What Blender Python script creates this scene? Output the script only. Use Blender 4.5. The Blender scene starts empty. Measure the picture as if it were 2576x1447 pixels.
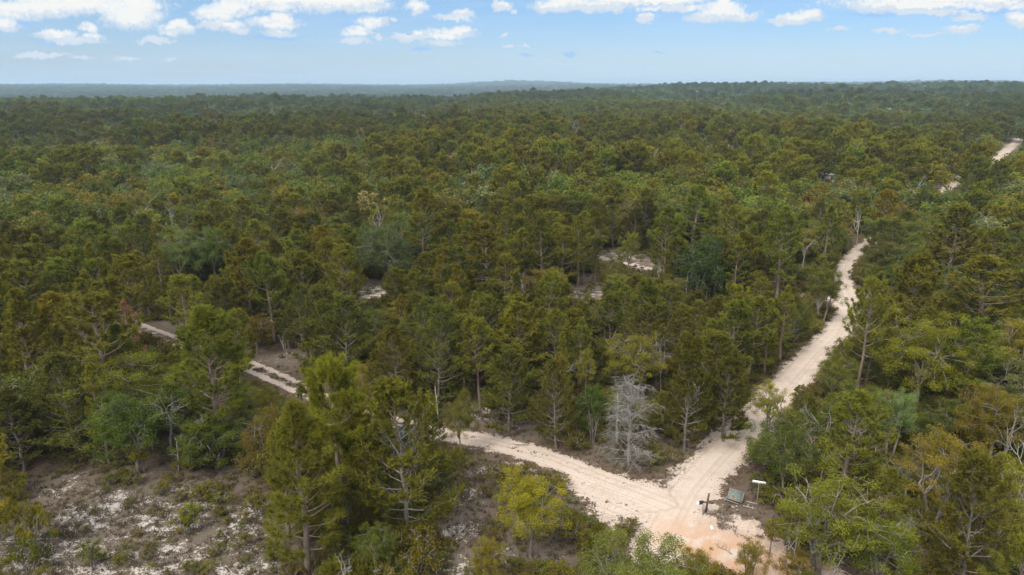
import bpy, math, random
import numpy as np
R = math.radians
random.seed(11)
rng = np.random.default_rng(11)
scn = bpy.context.scene

# ------------------------------------------------------------------ camera
H = 32.0
PITCH = R(16.53)
cam_d = bpy.data.cameras.new("camera")
cam = bpy.data.objects.new("camera", cam_d)
scn.collection.objects.link(cam)
cam.location = (0, 0, H)
cam.rotation_euler = (math.pi / 2 - PITCH, 0, 0)
cam_d.sensor_width = 36
cam_d.lens = 24
cam_d.clip_start = 0.5
cam_d.clip_end = 60000
scn.camera = cam

# ------------------------------------------------------------------ light and exposure
SUN_EL, SUN_AZ = R(52), R(215)          # azimuth clockwise from +Y: behind the camera, to its left
scn.view_settings.view_transform = 'Standard'
scn.view_settings.look = 'None'
scn.view_settings.gamma = 1
scn.view_settings.exposure = 0.70
sun_d = bpy.data.lights.new("sun", 'SUN')
sun_d.energy = 2.6
sun_d.angle = R(30)
sun_d.color = (1.0, 0.90, 0.76)
sun = bpy.data.objects.new("sun", sun_d)
scn.collection.objects.link(sun)
sun.rotation_euler = (math.pi / 2 - SUN_EL, 0, math.pi - SUN_AZ)
sun.location = (0, 0, 80)
scn.cycles.max_bounces = 5
scn.cycles.diffuse_bounces = 4
scn.cycles.glossy_bounces = 2
scn.cycles.transmission_bounces = 3
scn.cycles.volume_bounces = 0
scn.cycles.caustics_reflective = False
scn.cycles.caustics_refractive = False

# ------------------------------------------------------------------ small node helpers
class NT:
    def __init__(s, tree):
        s.t = tree; s.n = tree.nodes; s.l = tree.links
    def node(s, typ, **kw):
        n = s.n.new(typ)
        for k, v in kw.items():
            setattr(n, k, v)
        return n
    def put(s, sock, v):
        if v is None: return
        if isinstance(v, bpy.types.NodeSocket): s.l.new(v, sock)
        else: sock.default_value = v
    def math(s, op, a, b=None, c=None, clamp=False):
        n = s.node('ShaderNodeMath', operation=op, use_clamp=clamp)
        for i, v in enumerate((a, b, c)):
            s.put(n.inputs[i], v)
        return n.outputs[0]
    def vmath(s, op, a, b=None, c=None):
        n = s.node('ShaderNodeVectorMath', operation=op)
        for i, v in enumerate((a, b, c)):
            s.put(n.inputs[i], v)
        return n.outputs['Value'] if op in ('LENGTH', 'DOT_PRODUCT', 'DISTANCE') else n.outputs[0]
    def noise(s, vec, scale, detail=3, rough=0.55, col=False, dims='3D'):
        n = s.node('ShaderNodeTexNoise', noise_dimensions=dims)
        if dims == '1D': s.put(n.inputs['W'], vec)
        else: s.put(n.inputs['Vector'], vec)
        n.inputs['Scale'].default_value = scale
        n.inputs['Detail'].default_value = detail
        n.inputs['Roughness'].default_value = rough
        return n.outputs[1 if col else 0]
    def smooth(s, v, a, b, lo=0.0, hi=1.0):
        n = s.node('ShaderNodeMapRange', interpolation_type='SMOOTHSTEP')
        s.put(n.inputs[0], v)
        for i, x in zip((1, 2, 3, 4), (a, b, lo, hi)):
            s.put(n.inputs[i], x)
        return n.outputs[0]
    def mix(s, f, a, b, typ='MIX'):
        n = s.node('ShaderNodeMix', data_type='RGBA', blend_type=typ)
        s.put(n.inputs[0], f)
        for k, v in ((6, a), (7, b)):
            if isinstance(v, tuple) and len(v) == 3: v = v + (1,)
            s.put(n.inputs[k], v)
        return n.outputs[2]
    def attr(s, name, typ='GEOMETRY', out='Fac'):
        n = s.node('ShaderNodeAttribute', attribute_name=name, attribute_type=typ)
        return n.outputs[out]

# ------------------------------------------------------------------ world: sky with cumulus clouds
world = bpy.data.worlds.new("World")
scn.world = world
world.use_nodes = True
w = NT(world.node_tree)
w.n.clear()
out = w.node('ShaderNodeOutputWorld')
bg = w.node('ShaderNodeBackground')
bg.inputs['Strength'].default_value = 0.085
sky = w.node('ShaderNodeTexSky', sky_type='NISHITA')
sky.sun_disc = False
sky.sun_elevation = SUN_EL
sky.sun_rotation = SUN_AZ
sky.altitude = 60
sky.air_density = 1.0
sky.dust_density = 0.3
sky.ozone_density = 2.0
tc = w.node('ShaderNodeTexCoord')
sk_s = w.node('ShaderNodeSeparateXYZ'); w.l.new(tc.outputs['Generated'], sk_s.inputs[0])
sk_c = w.node('ShaderNodeCombineXYZ'); w.l.new(sk_s.outputs[0], sk_c.inputs[0]); w.l.new(sk_s.outputs[1], sk_c.inputs[1]); w.l.new(w.math('MAXIMUM', sk_s.outputs[2], 0.035), sk_c.inputs[2]); w.l.new(sk_c.outputs[0], sky.inputs[0])
sep = w.node('ShaderNodeSeparateXYZ'); w.l.new(tc.outputs['Generated'], sep.inputs[0])
yy = w.math('MAXIMUM', sep.outputs[1], 0.15)
U = w.math('DIVIDE', sep.outputs[0], yy)
V = w.math('DIVIDE', sep.outputs[2], yy)
uv = w.node('ShaderNodeCombineXYZ')
w.l.new(U, uv.inputs[0]); w.l.new(V, uv.inputs[1])
P0 = uv.outputs[0]
cP, sP = math.cos(PITCH), math.sin(PITCH)
def sky_uv(px, py):
    a = (px - 1288) / 1717; b = (723.5 - py) / 1717
    y = cP + b * sP; z = -sP + b * cP
    return a / y, z / y
CLOUDS = [(55,22,150,22),(190,12,190,20),(330,38,70,32),(345,12,55,25),(14,62,34,16),(445,74,44,13),(450,66,16,15),(392,102,44,7),
 (548,34,58,18),(590,18,48,22),(690,6,90,18),(840,8,130,20),(930,12,30,14),(690,56,62,13),(710,46,28,15),(560,64,55,9),(592,76,32,9),(702,82,36,9),
 (937,54,34,13),(907,80,36,11),(893,102,34,7),(1028,94,45,8),(1050,86,18,10),(1132,84,58,12),(1160,76,30,10),(1112,106,40,7),(1046,20,22,16),(1165,38,26,13),(1130,44,34,6),(1262,15,20,11),
 (1395,16,52,14),(1430,8,60,14),(1500,16,90,11),(1620,4,150,9),(1690,22,75,8),(1625,47,24,9),(990,50,13,6),
 (1815,28,46,22),(1850,42,54,12),(1770,44,42,9),(1822,12,26,16),(1985,54,42,10),(2040,40,30,14),(2000,46,30,12),
 (2350,8,230,13),(2240,18,110,11),(2330,30,90,6),(2505,10,90,14),(2445,42,40,8),(2420,75,42,9),(2565,44,30,13),(2560,60,24,8),
 (2110,72,24,5),(2232,78,34,5),(2330,86,40,4),(140,88,50,12),(190,104,60,8),(225,70,18,10),(240,92,18,8),(105,138,58,6),(325,146,28,4),(205,146,24,4),(432,151,20,3),
 (1281,113,13,6),(1268,88,12,4),(1323,111,12,4),(958,93,10,6),(1290,30,6,5),(60,140,24,4)]
SHADES = [(2430,30,200,7),(2540,22,60,9),(1700,10,100,4),(1075,26,36,9),(345,68,48,5),(110,78,14,5),(72,58,16,6),(1429,133,20,5),(1325,136,20,3),(1650,130,18,2),(1060,124,26,4),(905,62,50,4),(1590,20,30,4),(700,96,60,5),(150,108,60,5),(2200,36,60,4),(2140,14,20,12)]
nz = w.noise(P0, 55, 4, 0.6, True)
nz = w.vmath('SUBTRACT', nz, (0.5, 0.5, 0.5))
nz1 = w.vmath('MULTIPLY', nz, (0.034, 0.020, 0))
PD = w.vmath('ADD', P0, nz1)
def field(lst, src):
    cur = None
    for cx, cy, rx, ry in lst:
        cu, cv = sky_uv(cx, cy)
        ru, rv = rx / 1640, ry / 1640
        q = w.vmath('MULTIPLY_ADD', src, (1 / ru, 1 / rv, 0), (-cu / ru, -cv / rv, 0))
        ln = w.vmath('LENGTH', q)
        cur = ln if cur is None else w.math('MINIMUM', cur, ln)
    return cur
fm = field(CLOUDS, PD)
fine = w.noise(P0, 150, 5, 0.62)
fm = w.math('ADD', fm, w.math('MULTIPLY', w.math('SUBTRACT', fine, 0.5), 1.0))
front = w.math('GREATER_THAN', sep.outputs[1], 0.16)
low = w.smooth(V, 0.13, 0.17, 1, 0)
cmask = w.math('MULTIPLY', w.smooth(fm, 1.32, 0.72), w.math('MULTIPLY', front, low))
smask = w.math('MULTIPLY', w.smooth(field(SHADES, PD), 1.3, 0.5), w.math('MULTIPLY', front, 0.75))
# clouds over the unseen rest of the dome, brightened as added fill light
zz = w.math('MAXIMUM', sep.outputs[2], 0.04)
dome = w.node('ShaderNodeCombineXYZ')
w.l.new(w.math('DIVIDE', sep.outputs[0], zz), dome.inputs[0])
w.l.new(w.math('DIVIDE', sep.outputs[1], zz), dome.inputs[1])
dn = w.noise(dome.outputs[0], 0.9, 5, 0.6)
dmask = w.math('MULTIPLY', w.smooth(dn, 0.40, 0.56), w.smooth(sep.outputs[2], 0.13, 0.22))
up = w.math('MULTIPLY', w.smooth(V, 0.0, 0.11), 1.0)
tint = w.mix(up, (0.74, 0.84, 1.03, 1), (0.60, 0.83, 1.07, 1))
skyc = w.mix(1.0, sky.outputs[0], tint, 'MULTIPLY')
skyc = w.mix(1.0, skyc, (0.80, 0.80, 0.83, 1), 'MULTIPLY')
veil = w.math('MULTIPLY', w.noise(w.vmath('MULTIPLY', P0, (3, 22, 1)), 2.0, 3, 0.55), w.smooth(V, 0.0, 0.10, 0.55, 0.5))
skyc = w.mix(veil, skyc, (4.3, 5.5, 7.7, 1))
c1 = w.mix(smask, skyc, (2.6, 4.3, 7.0, 1))
core = w.smooth(fm, 0.95, 0.35)
under = w.smooth(w.math('ADD', field(CLOUDS, w.vmath('ADD', PD, (0.0, -0.0085, 0))), w.math('MULTIPLY', w.math('SUBTRACT', fine, 0.5), 1.4)), 0.7, 1.35)
ccol = w.mix(core, (5.6, 6.2, 6.8, 1), (6.9, 6.9, 6.75, 1))
ccol = w.mix(w.math('MULTIPLY', under, 0.6), ccol, (4.1, 5.0, 6.2, 1))
c2 = w.mix(cmask, c1, ccol)
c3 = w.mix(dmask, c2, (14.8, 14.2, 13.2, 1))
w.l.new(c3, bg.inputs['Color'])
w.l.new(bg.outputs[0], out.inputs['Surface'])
world.cycles.sampling_method = 'MANUAL'
world.cycles.sample_map_resolution = 512

# ------------------------------------------------------------------ geometry helpers
def ray(px, py):
    a = (px - 1288) / 1717; b = (723.5 - py) / 1717
    return np.array([a, cP + b * sP, -sP + b * cP])
def hgt(x, y):
    """terrain height: level around the crossing, low rolling country beyond half a kilometre"""
    x = np.asarray(x, float); y = np.asarray(y, float)
    d = np.sqrt(x * x + y * y) + 1e-6
    u = np.clip(x / np.maximum(y, 1), -3, 3)
    hl = np.interp(d, [0, 600, 1150, 1700, 2600, 4500, 7500, 9000, 14000], [0, 0, 3, -14, -18, 6, 19, 22, 8])
    hr = np.interp(d, [0, 500, 1000, 1600, 2000, 3000, 5000, 7500, 9000, 14000], [0, 0, 8, 21, 23, 8, 22, 30, 24, 0])
    s = np.clip((u + 0.12) / 0.42, 0, 1); s = s * s * (3 - 2 * s)
    h = hl * (1 - s) + hr * s
    k = np.clip((d - 450) / 500, 0, 1)
    h = h + k * (2.4 * np.sin(x / 170 + 1.3) * np.cos(y / 230 + 0.4) + 1.5 * np.sin(x / 83 - y / 97))
    h = h + np.exp(-((u) / 0.085) ** 2) * np.exp(-((d - 7300) / 1200) ** 2) * 34
    h = h + np.exp(-((u - 0.58) / 0.14) ** 2) * np.exp(-((d - 6500) / 1200) ** 2) * 24
    h = h + k * np.clip((d - 3000) / 3000, 0, 1) * 5 * np.sin(u * 19 + 1)
    return h
def at(px, py, z=0.0):
    r = ray(px, py)
    t = (z - H) / r[2]
    return np.array([r[0] * t, r[1] * t, z])
def proj(x, y, z):
    dz = z - H
    f = y * cP - dz * sP
    return 1288 + 1717 * x / f, 723.5 - 1717 * (y * sP + dz * cP) / f
def rec(o, label=None, cat=None, group=None, kind=None):
    if label: o["label"] = label
    if cat: o["category"] = cat
    if group: o["group"] = group
    if kind: o["kind"] = kind
    return o
COL = scn.collection
def link(o, parent=None):
    COL.objects.link(o)
    if parent is not None: o.parent = parent
    return o

class MB:
    """collects tubes, sticks, needles and leaves and turns them into one mesh"""
    def __init__(s):
        s.v = []; s.f3 = []; s.f4 = []; s.t = []; s.n = 0
    def add(s, v, f, tint):
        v = np.asarray(v, np.float32).reshape(-1, 3)
        f = np.asarray(f, np.int32) + s.n
        (s.f3 if f.shape[1] == 3 else s.f4).append(f)
        s.v.append(v); s.n += len(v)
        s.t.append(np.broadcast_to(np.asarray(tint, np.float32), (len(v),)))
    def tube(s, pts, rad, sides=5, tint=0.5, cap=False):
        pts = np.asarray(pts, float); n = len(pts)
        rad = np.broadcast_to(np.asarray(rad, float), (n,))
        tg = np.gradient(pts, axis=0); tg /= np.linalg.norm(tg, axis=1)[:, None] + 1e-9
        ref = np.array([1.0, 0.13, 0.07]) if abs(tg[0][0]) < 0.8 else np.array([0.1, 1.0, 0.05])
        u = np.cross(tg, ref); u /= np.linalg.norm(u, axis=1)[:, None] + 1e-9
        v = np.cross(tg, u)
        a = np.arange(sides) * 2 * math.pi / sides
        ring = pts[:, None, :] + rad[:, None, None] * (np.cos(a)[None, :, None] * u[:, None, :] + np.sin(a)[None, :, None] * v[:, None, :])
        i = np.arange(n - 1)[:, None] * sides; j = np.arange(sides)[None, :]; k = (j + 1) % sides
        f = np.stack([i + j, i + k, i + sides + k, i + sides + j], -1).reshape(-1, 4)
        s.add(ring, f, tint)
        if cap and sides >= 3:
            base = s.n - sides
            s.add(np.vstack([ring[-1], pts[-1][None]]), [[q, (q + 1) % sides, sides] for q in range(sides)], tint)
            s.add(np.vstack([ring[0], pts[0][None]]), [[(q + 1) % sides, q, sides] for q in range(sides)], tint)
    def sticks(s, A, B, ra, rb, tint=0.5):
        A = np.asarray(A, float); B = np.asarray(B, float); n = len(A)
        if n == 0: return
        d = B - A; d /= np.linalg.norm(d, axis=1)[:, None] + 1e-9
        u = np.cross(d, np.where(np.abs(d[:, 2:3]) < 0.8, np.array([[0, 0, 1.0]]), np.array([[1.0, 0, 0]])))
        u /= np.linalg.norm(u, axis=1)[:, None] + 1e-9
        v = np.cross(d, u)
        V_ = []
        ra = np.broadcast_to(ra, (n,)); rb = np.broadcast_to(rb, (n,))
        for k in range(3):
            c, e = math.cos(k * 2.094), math.sin(k * 2.094)
            V_.append(A + ra[:, None] * (c * u + e * v))
        for k in range(3):
            c, e = math.cos(k * 2.094), math.sin(k * 2.094)
            V_.append(B + rb[:, None] * (c * u + e * v))
        V_ = np.stack(V_, 1).reshape(-1, 3)
        b = np.arange(n)[:, None, None] * 6
        f = (b + np.array([[0, 1, 4, 3], [1, 2, 5, 4], [2, 0, 3, 5]])[None]).reshape(-1, 4)
        s.add(V_, f, tint)
    def needles(s, P, D, L, W, tint):
        n = len(P); D = D / (np.linalg.norm(D, axis=1)[:, None] + 1e-9)
        rd = np.random.default_rng(n).normal(size=(n, 3))
        u = np.cross(D, rd); u /= np.linalg.norm(u, axis=1)[:, None] + 1e-9
        L = np.broadcast_to(L, (n,))[:, None]; W = np.broadcast_to(W, (n,))[:, None]
        v = np.stack([P - u * W * .5, P + u * W * .5, P + D * L], 1).reshape(-1, 3)
        f = np.arange(3 * n).reshape(-1, 3)
        s.add(v, f, np.repeat(tint, 3))
    def leaves(s, P, size, tint, rg, flat=0.35):
        n = len(P)
        nrm = rg.normal(size=(n, 3)); nrm[:, 2] = np.abs(nrm[:, 2]) + flat
        nrm /= np.linalg.norm(nrm, axis=1)[:, None]
        u = np.cross(nrm, rg.normal(size=(n, 3))); u /= np.linalg.norm(u, axis=1)[:, None] + 1e-9
        v = np.cross(nrm, u)
        sz = size * rg.uniform(.7, 1.3, n)[:, None]
        q = np.stack([P - u * sz * .5, P - v * sz * .3, P + u * sz * .5, P + v * sz * .3], 1).reshape(-1, 3)
        f = np.arange(4 * n).reshape(-1, 4)
        s.add(q, f, np.repeat(tint, 4))
    def box(s, c, d, rz=0.0, tint=0.5, rot=None):
        dx, dy, dz = d[0] / 2, d[1] / 2, d[2] / 2
        v = np.array([[x, y, z] for z in (-dz, dz) for x, y in ((-dx, -dy), (dx, -dy), (dx, dy), (-dx, dy))])
        M = np.array([[math.cos(rz), -math.sin(rz), 0], [math.sin(rz), math.cos(rz), 0], [0, 0, 1]])
        if rot is not None: M = rot
        v = v @ M.T + np.array(c)
        s.add(v, [[3, 2, 1, 0], [4, 5, 6, 7], [0, 1, 5, 4], [1, 2, 6, 5], [2, 3, 7, 6], [3, 0, 4, 7]], tint)
    def mesh(s, name, mat, smooth=False):
        me = bpy.data.meshes.new(name)
        V_ = np.concatenate(s.v) if s.v else np.zeros((0, 3), np.float32)
        f3 = np.concatenate(s.f3) if s.f3 else np.zeros((0, 3), np.int32)
        f4 = np.concatenate(s.f4) if s.f4 else np.zeros((0, 4), np.int32)
        lo = np.concatenate([f3.ravel(), f4.ravel()]).astype(np.int32)
        st = np.concatenate([np.arange(len(f3)) * 3, len(f3) * 3 + np.arange(len(f4)) * 4]).astype(np.int32)
        me.vertices.add(len(V_)); me.vertices.foreach_set('co', V_.ravel())
        me.loops.add(len(lo)); me.loops.foreach_set('vertex_index', lo)
        me.polygons.add(len(st)); me.polygons.foreach_set('loop_start', st)
        at_ = me.attributes.new('tint', 'FLOAT', 'POINT')
        at_.data.foreach_set('value', np.concatenate(s.t).astype(np.float32))
        me.materials.append(mat)
        me.update(calc_edges=True)
        if smooth: me.shade_smooth()
        me.validate()
        return me

# ------------------------------------------------------------------ materials
def new_mat(name):
    m = bpy.data.materials.new(name); m.use_nodes = True
    t = NT(m.node_tree); t.n.clear()
    o = t.node('ShaderNodeOutputMaterial')
    return m, t, o
def foliage_mat(name, lo, hi, trans=0.25):
    m, t, o = new_mat(name)
    ti = t.attr('tint')
    oi = t.node('ShaderNodeObjectInfo')
    c = t.mix(ti, lo, hi)
    c = t.mix(1.0, c, t.attr('icol', 'INSTANCER', 'Color'), 'MULTIPLY')
    br = t.math('MULTIPLY_ADD', oi.outputs['Random'], 0.3, 0.85)
    hs = t.node('ShaderNodeHueSaturation')
    t.l.new(br, hs.inputs['Value'])
    t.l.new(t.math('MULTIPLY_ADD', oi.outputs['Random'], 0.02, 0.49), hs.inputs['Hue'])
    t.l.new(c, hs.inputs['Color'])
    c = hs.outputs[0]
    p = t.node('ShaderNodeBsdfPrincipled')
    t.l.new(c, p.inputs['Base Color']); p.inputs['Roughness'].default_value = 0.6
    p.inputs['Specular IOR Level'].default_value = 0.1
    tr = t.node('ShaderNodeBsdfTranslucent'); t.l.new(c, tr.inputs['Color'])
    mx = t.node('ShaderNodeMixShader'); mx.inputs[0].default_value = trans
    t.l.new(p.outputs[0], mx.inputs[1]); t.l.new(tr.outputs[0], mx.inputs[2])
    t.l.new(mx.outputs[0], o.inputs[0])
    return m
def bark_mat(name, a, b, sc=7.0):
    m, t, o = new_mat(name)
    tc = t.node('ShaderNodeTexCoord')
    v = t.vmath('MULTIPLY', tc.outputs['Object'], (1, 1, 0.35))
    n = t.noise(v, sc, 4, 0.65)
    c = t.mix(t.smooth(n, 0.35, 0.65), a, b)
    c = t.mix(t.attr('tint'), t.mix(1.0, c, (0.65, 0.62, 0.6), 'MULTIPLY'), t.mix(1.0, c, (1.35, 1.38, 1.4), 'MULTIPLY'))
    p = t.node('ShaderNodeBsdfPrincipled'); t.l.new(c, p.inputs['Base Color']); p.inputs['Roughness'].default_value = 0.9
    p.inputs['Specular IOR Level'].default_value = 0.1
    bp = t.node('ShaderNodeBump'); bp.inputs['Strength'].default_value = 0.5; bp.inputs['Distance'].default_value = 0.03
    t.l.new(n, bp.inputs['Height']); t.l.new(bp.outputs[0], p.inputs['Normal'])
    t.l.new(p.outputs[0], o.inputs[0])
    return m
def plain(name, col, rough=0.6, metal=0.0, vary=0.15, sc=8.0, col2=None, spec=0.4):
    m, t, o = new_mat(name)
    tc = t.node('ShaderNodeTexCoord')
    n = t.noise(tc.outputs['Object'], sc, 4, 0.6)
    c2 = col2 or tuple(x * (1 - 2 * vary) for x in col)
    c = t.mix(t.smooth(n, 0.4, 0.62), col, c2)
    p = t.node('ShaderNodeBsdfPrincipled'); t.l.new(c, p.inputs['Base Color'])
    p.inputs['Roughness'].default_value = rough; p.inputs['Metallic'].default_value = metal
    p.inputs['Specular IOR Level'].default_value = spec
    t.l.new(p.outputs[0], o.inputs[0])
    return m
M_PINE = foliage_mat("pine_needles", (0.115, 0.116, 0.020), (0.197, 0.199, 0.030), 0.36)
M_SCRUB = foliage_mat("scrub_pine_needles", (0.099, 0.101, 0.020), (0.169, 0.171, 0.028), 0.36)
M_OAK = foliage_mat("oak_leaves", (0.098, 0.101, 0.017), (0.180, 0.178, 0.025), 0.4)
M_RED = foliage_mat("dead_needles", (0.16, 0.075, 0.045), (0.26, 0.13, 0.08), 0.15)
M_GRASS = foliage_mat("dry_grass_blades", (0.070, 0.064, 0.026), (0.150, 0.112, 0.078), 0.2)
M_MOSS = foliage_mat("grey_moss", (0.20, 0.21, 0.18), (0.34, 0.35, 0.31), 0.3)
B_PINE = bark_mat("pine_bark", (0.16, 0.12, 0.10), (0.27, 0.22, 0.19))
B_SCRUB = bark_mat("scrub_pine_bark", (0.13, 0.115, 0.10), (0.22, 0.195, 0.175))
B_OAK = bark_mat("oak_bark", (0.13, 0.115, 0.10), (0.25, 0.23, 0.205))
B_PALE = bark_mat("bleached_wood", (0.27, 0.255, 0.24), (0.42, 0.40, 0.37), 4)
B_GREY = bark_mat("grey_twig_bark", (0.145, 0.138, 0.128), (0.24, 0.232, 0.218), 5)
B_LICHEN = bark_mat("lichen_bark", (0.17, 0.163, 0.15), (0.28, 0.272, 0.25), 5)

# ------------------------------------------------------------------ ground and roads
def wpath(pts): return [at(*p)[:2] for p in pts]
MAIN = wpath([(1640,1420),(1690,1320),(1735,1235),(1800,1160),(1868,1090),(1930,1020),(1985,965),(2050,890),(2100,845),(2130,795),(2132,745),(2118,700),(2128,660),(2165,625),(2225,588),(2290,545),(2350,500),(2400,460),(2462,425),(2515,392),(2545,368),(2600,330),(2680,292)])
SOUTH = wpath([(1690,1320),(1800,1380),(1930,1430),(2100,1480),(2300,1540)])
LEFT = wpath([(1690,1270),(1600,1235),(1500,1200),(1400,1160),(1300,1128),(1200,1105),(1100,1092),(1000,1068),(900,1040),(830,1010),(750,975),(680,943),(600,910),(500,880),(420,850),(360,828),(290,800),(180,755),(60,712),(-80,670)])
TRAIL = wpath([(2115,752),(2050,745),(1960,738)])
TRAILB = wpath([(1480,640),(1560,660),(1620,674),(1700,690)])
SIDE = wpath([(2135,770),(2200,740),(2290,715),(2420,800)])
def dist_path(X, Y, path):
    best = np.full(X.shape, 1e9); sgn = np.zeros(X.shape)
    for (x0, y0), (x1, y1) in zip(path[:-1], path[1:]):
        dx, dy = x1 - x0, y1 - y0; L2 = dx * dx + dy * dy
        t = np.clip(((X - x0) * dx + (Y - y0) * dy) / L2, 0, 1)
        ex, ey = X - (x0 + t * dx), Y - (y0 + t * dy)
        d = np.sqrt(ex * ex + ey * ey)
        s_ = np.sign(ex * dy - ey * dx)
        m = d < best
        best = np.where(m, d, best); sgn = np.where(m, s_, sgn)
    return best, sgn
def blob(X, Y, lst):
    r = np.zeros(X.shape)
    for px, py, rad, st in lst:
        c = at(px, py)
        r = np.maximum(r, st * np.exp(-(((X - c[0]) ** 2 + (Y - c[1]) ** 2) / (rad * rad)) ** 1.5))
    return r
JUNC = [(1700,1270,3.4,1),(1640,1260,3.0,1),(1580,1240,2.6,.9),(1690,1325,3.0,1),(1520,1215,2.2,.85),(1620,1300,2.2,.8),(1750,1335,2.2,1),(1830,1370,2.2,1),(1790,1300,1.2,.6),(1870,1330,1.8,.75),(1920,1375,2,.8),(1500,1235,2.3,.88),(1555,1285,2.4,.85),(1460,1215,1.8,.8),(1240,1120,1.6,.8),(1300,1175,1.0,.75),(1340,1195,.9,.7),(2160,735,3,.6),(2130,770,3.5,.8)]
OPEN = [(80,1400,6,1),(250,1290,5.5,1),(250,1440,5,1),(450,1290,6,1),(430,1420,5,1),(600,1320,4.5,1),(620,1440,4.5,1),(150,1230,4,.8),(330,1210,4,.7),(520,1230,4,.6),
 (1180,1250,3.0,.9),(1160,1340,2.6,1),(1150,1430,2.8,1),(1250,1400,2.3,.9),(1230,1180,2.2,.85),(1420,1300,2.2,.9),(1400,1400,2.2,.7),(1340,1330,2.5,.7),
 (1200,1040,3.4,1),(1300,1080,3.0,.7),(1560,1140,2.5,.65),(1700,1130,2.3,.6),(1630,1100,2,.5),(1480,1150,2.2,.5),(720,900,4.5,.8),(680,900,3.5,.7),(940,735,7,1),(1560,645,8,1),(1640,670,6,.9),(1480,740,6,.95),(1680,860,4,.9),
 (1850,1330,3,.8),(1800,1280,1.5,.5),(2350,520,10,.5),(2300,800,4,.3),(1480,700,4,.5),(2250,530,14,.4),(420,830,5,.7),(1660,905,3,.7)]
def attrs(X, Y):
    a = {}
    dm, sm = dist_path(X, Y, MAIN); ds, ss = dist_path(X, Y, SOUTH); dl, sl = dist_path(X, Y, LEFT)
    dt, _ = dist_path(X, Y, TRAIL); du, _ = dist_path(X, Y, TRAILB); dv, _ = dist_path(X, Y, SIDE)
    D = np.sqrt(X * X + Y * Y)
    wob = 0.35 * np.sin(X * .9 + Y * .4) + 0.25 * np.sin(Y * 1.3 - X * .3)
    main = np.clip(1.45 - dm / (2.15 + wob * .5 + np.interp(D, [80, 120, 260, 320], [0, -.6, -.6, .9])), 0, 1)
    south = np.clip(1.45 - ds / (2.4 + wob), 0, 1)
    rut = np.maximum(np.exp(-((dl - 0.85) / 0.42) ** 2), 0.35 * np.exp(-(dl / 1.5) ** 4))
    near = np.clip((at(1350, 1150)[0] - 6 + 0 * X - X) / 8, 0, 1)      # ruts part only away from the crossing
    left = np.maximum(rut * 1.15, np.clip(1.35 - dl / 1.8, 0, 1) * (1 - near) * .76)
    tr = np.clip(1.2 - np.minimum(dt, np.minimum(du, dv)) / 1.5, 0, .85)
    sand = np.maximum.reduce([main, south, left, tr, blob(X, Y, JUNC)])
    a['sand'] = sand
    a['open'] = blob(X, Y, OPEN)
    o = at(1800, 1410); o2 = at(1700, 1345); o3 = at(2080, 1470)
    a['orange'] = np.clip(np.exp(-((X - o[0]) ** 2 + (Y - o[1]) ** 2) / 14) + .35 * np.exp(-((X - o2[0]) ** 2 + (Y - o2[1]) ** 2) / 5) + np.exp(-((X - o3[0]) ** 2 + (Y - o3[1]) ** 2) / 30), 0, 1)
    a['canopy'] = np.clip((D - 420) / 500, 0, 1)
    a['across'] = np.where(dm < dl, dm * sm, dl * sl + 20)
    g1 = at(2390, 1447)
    return a
def set_attrs(me, X, Y):
    for k, v in attrs(X, Y).items():
        q = me.attributes.new(k, 'FLOAT', 'POINT'); q.data.foreach_set('value', v.astype(np.float32))

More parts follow.
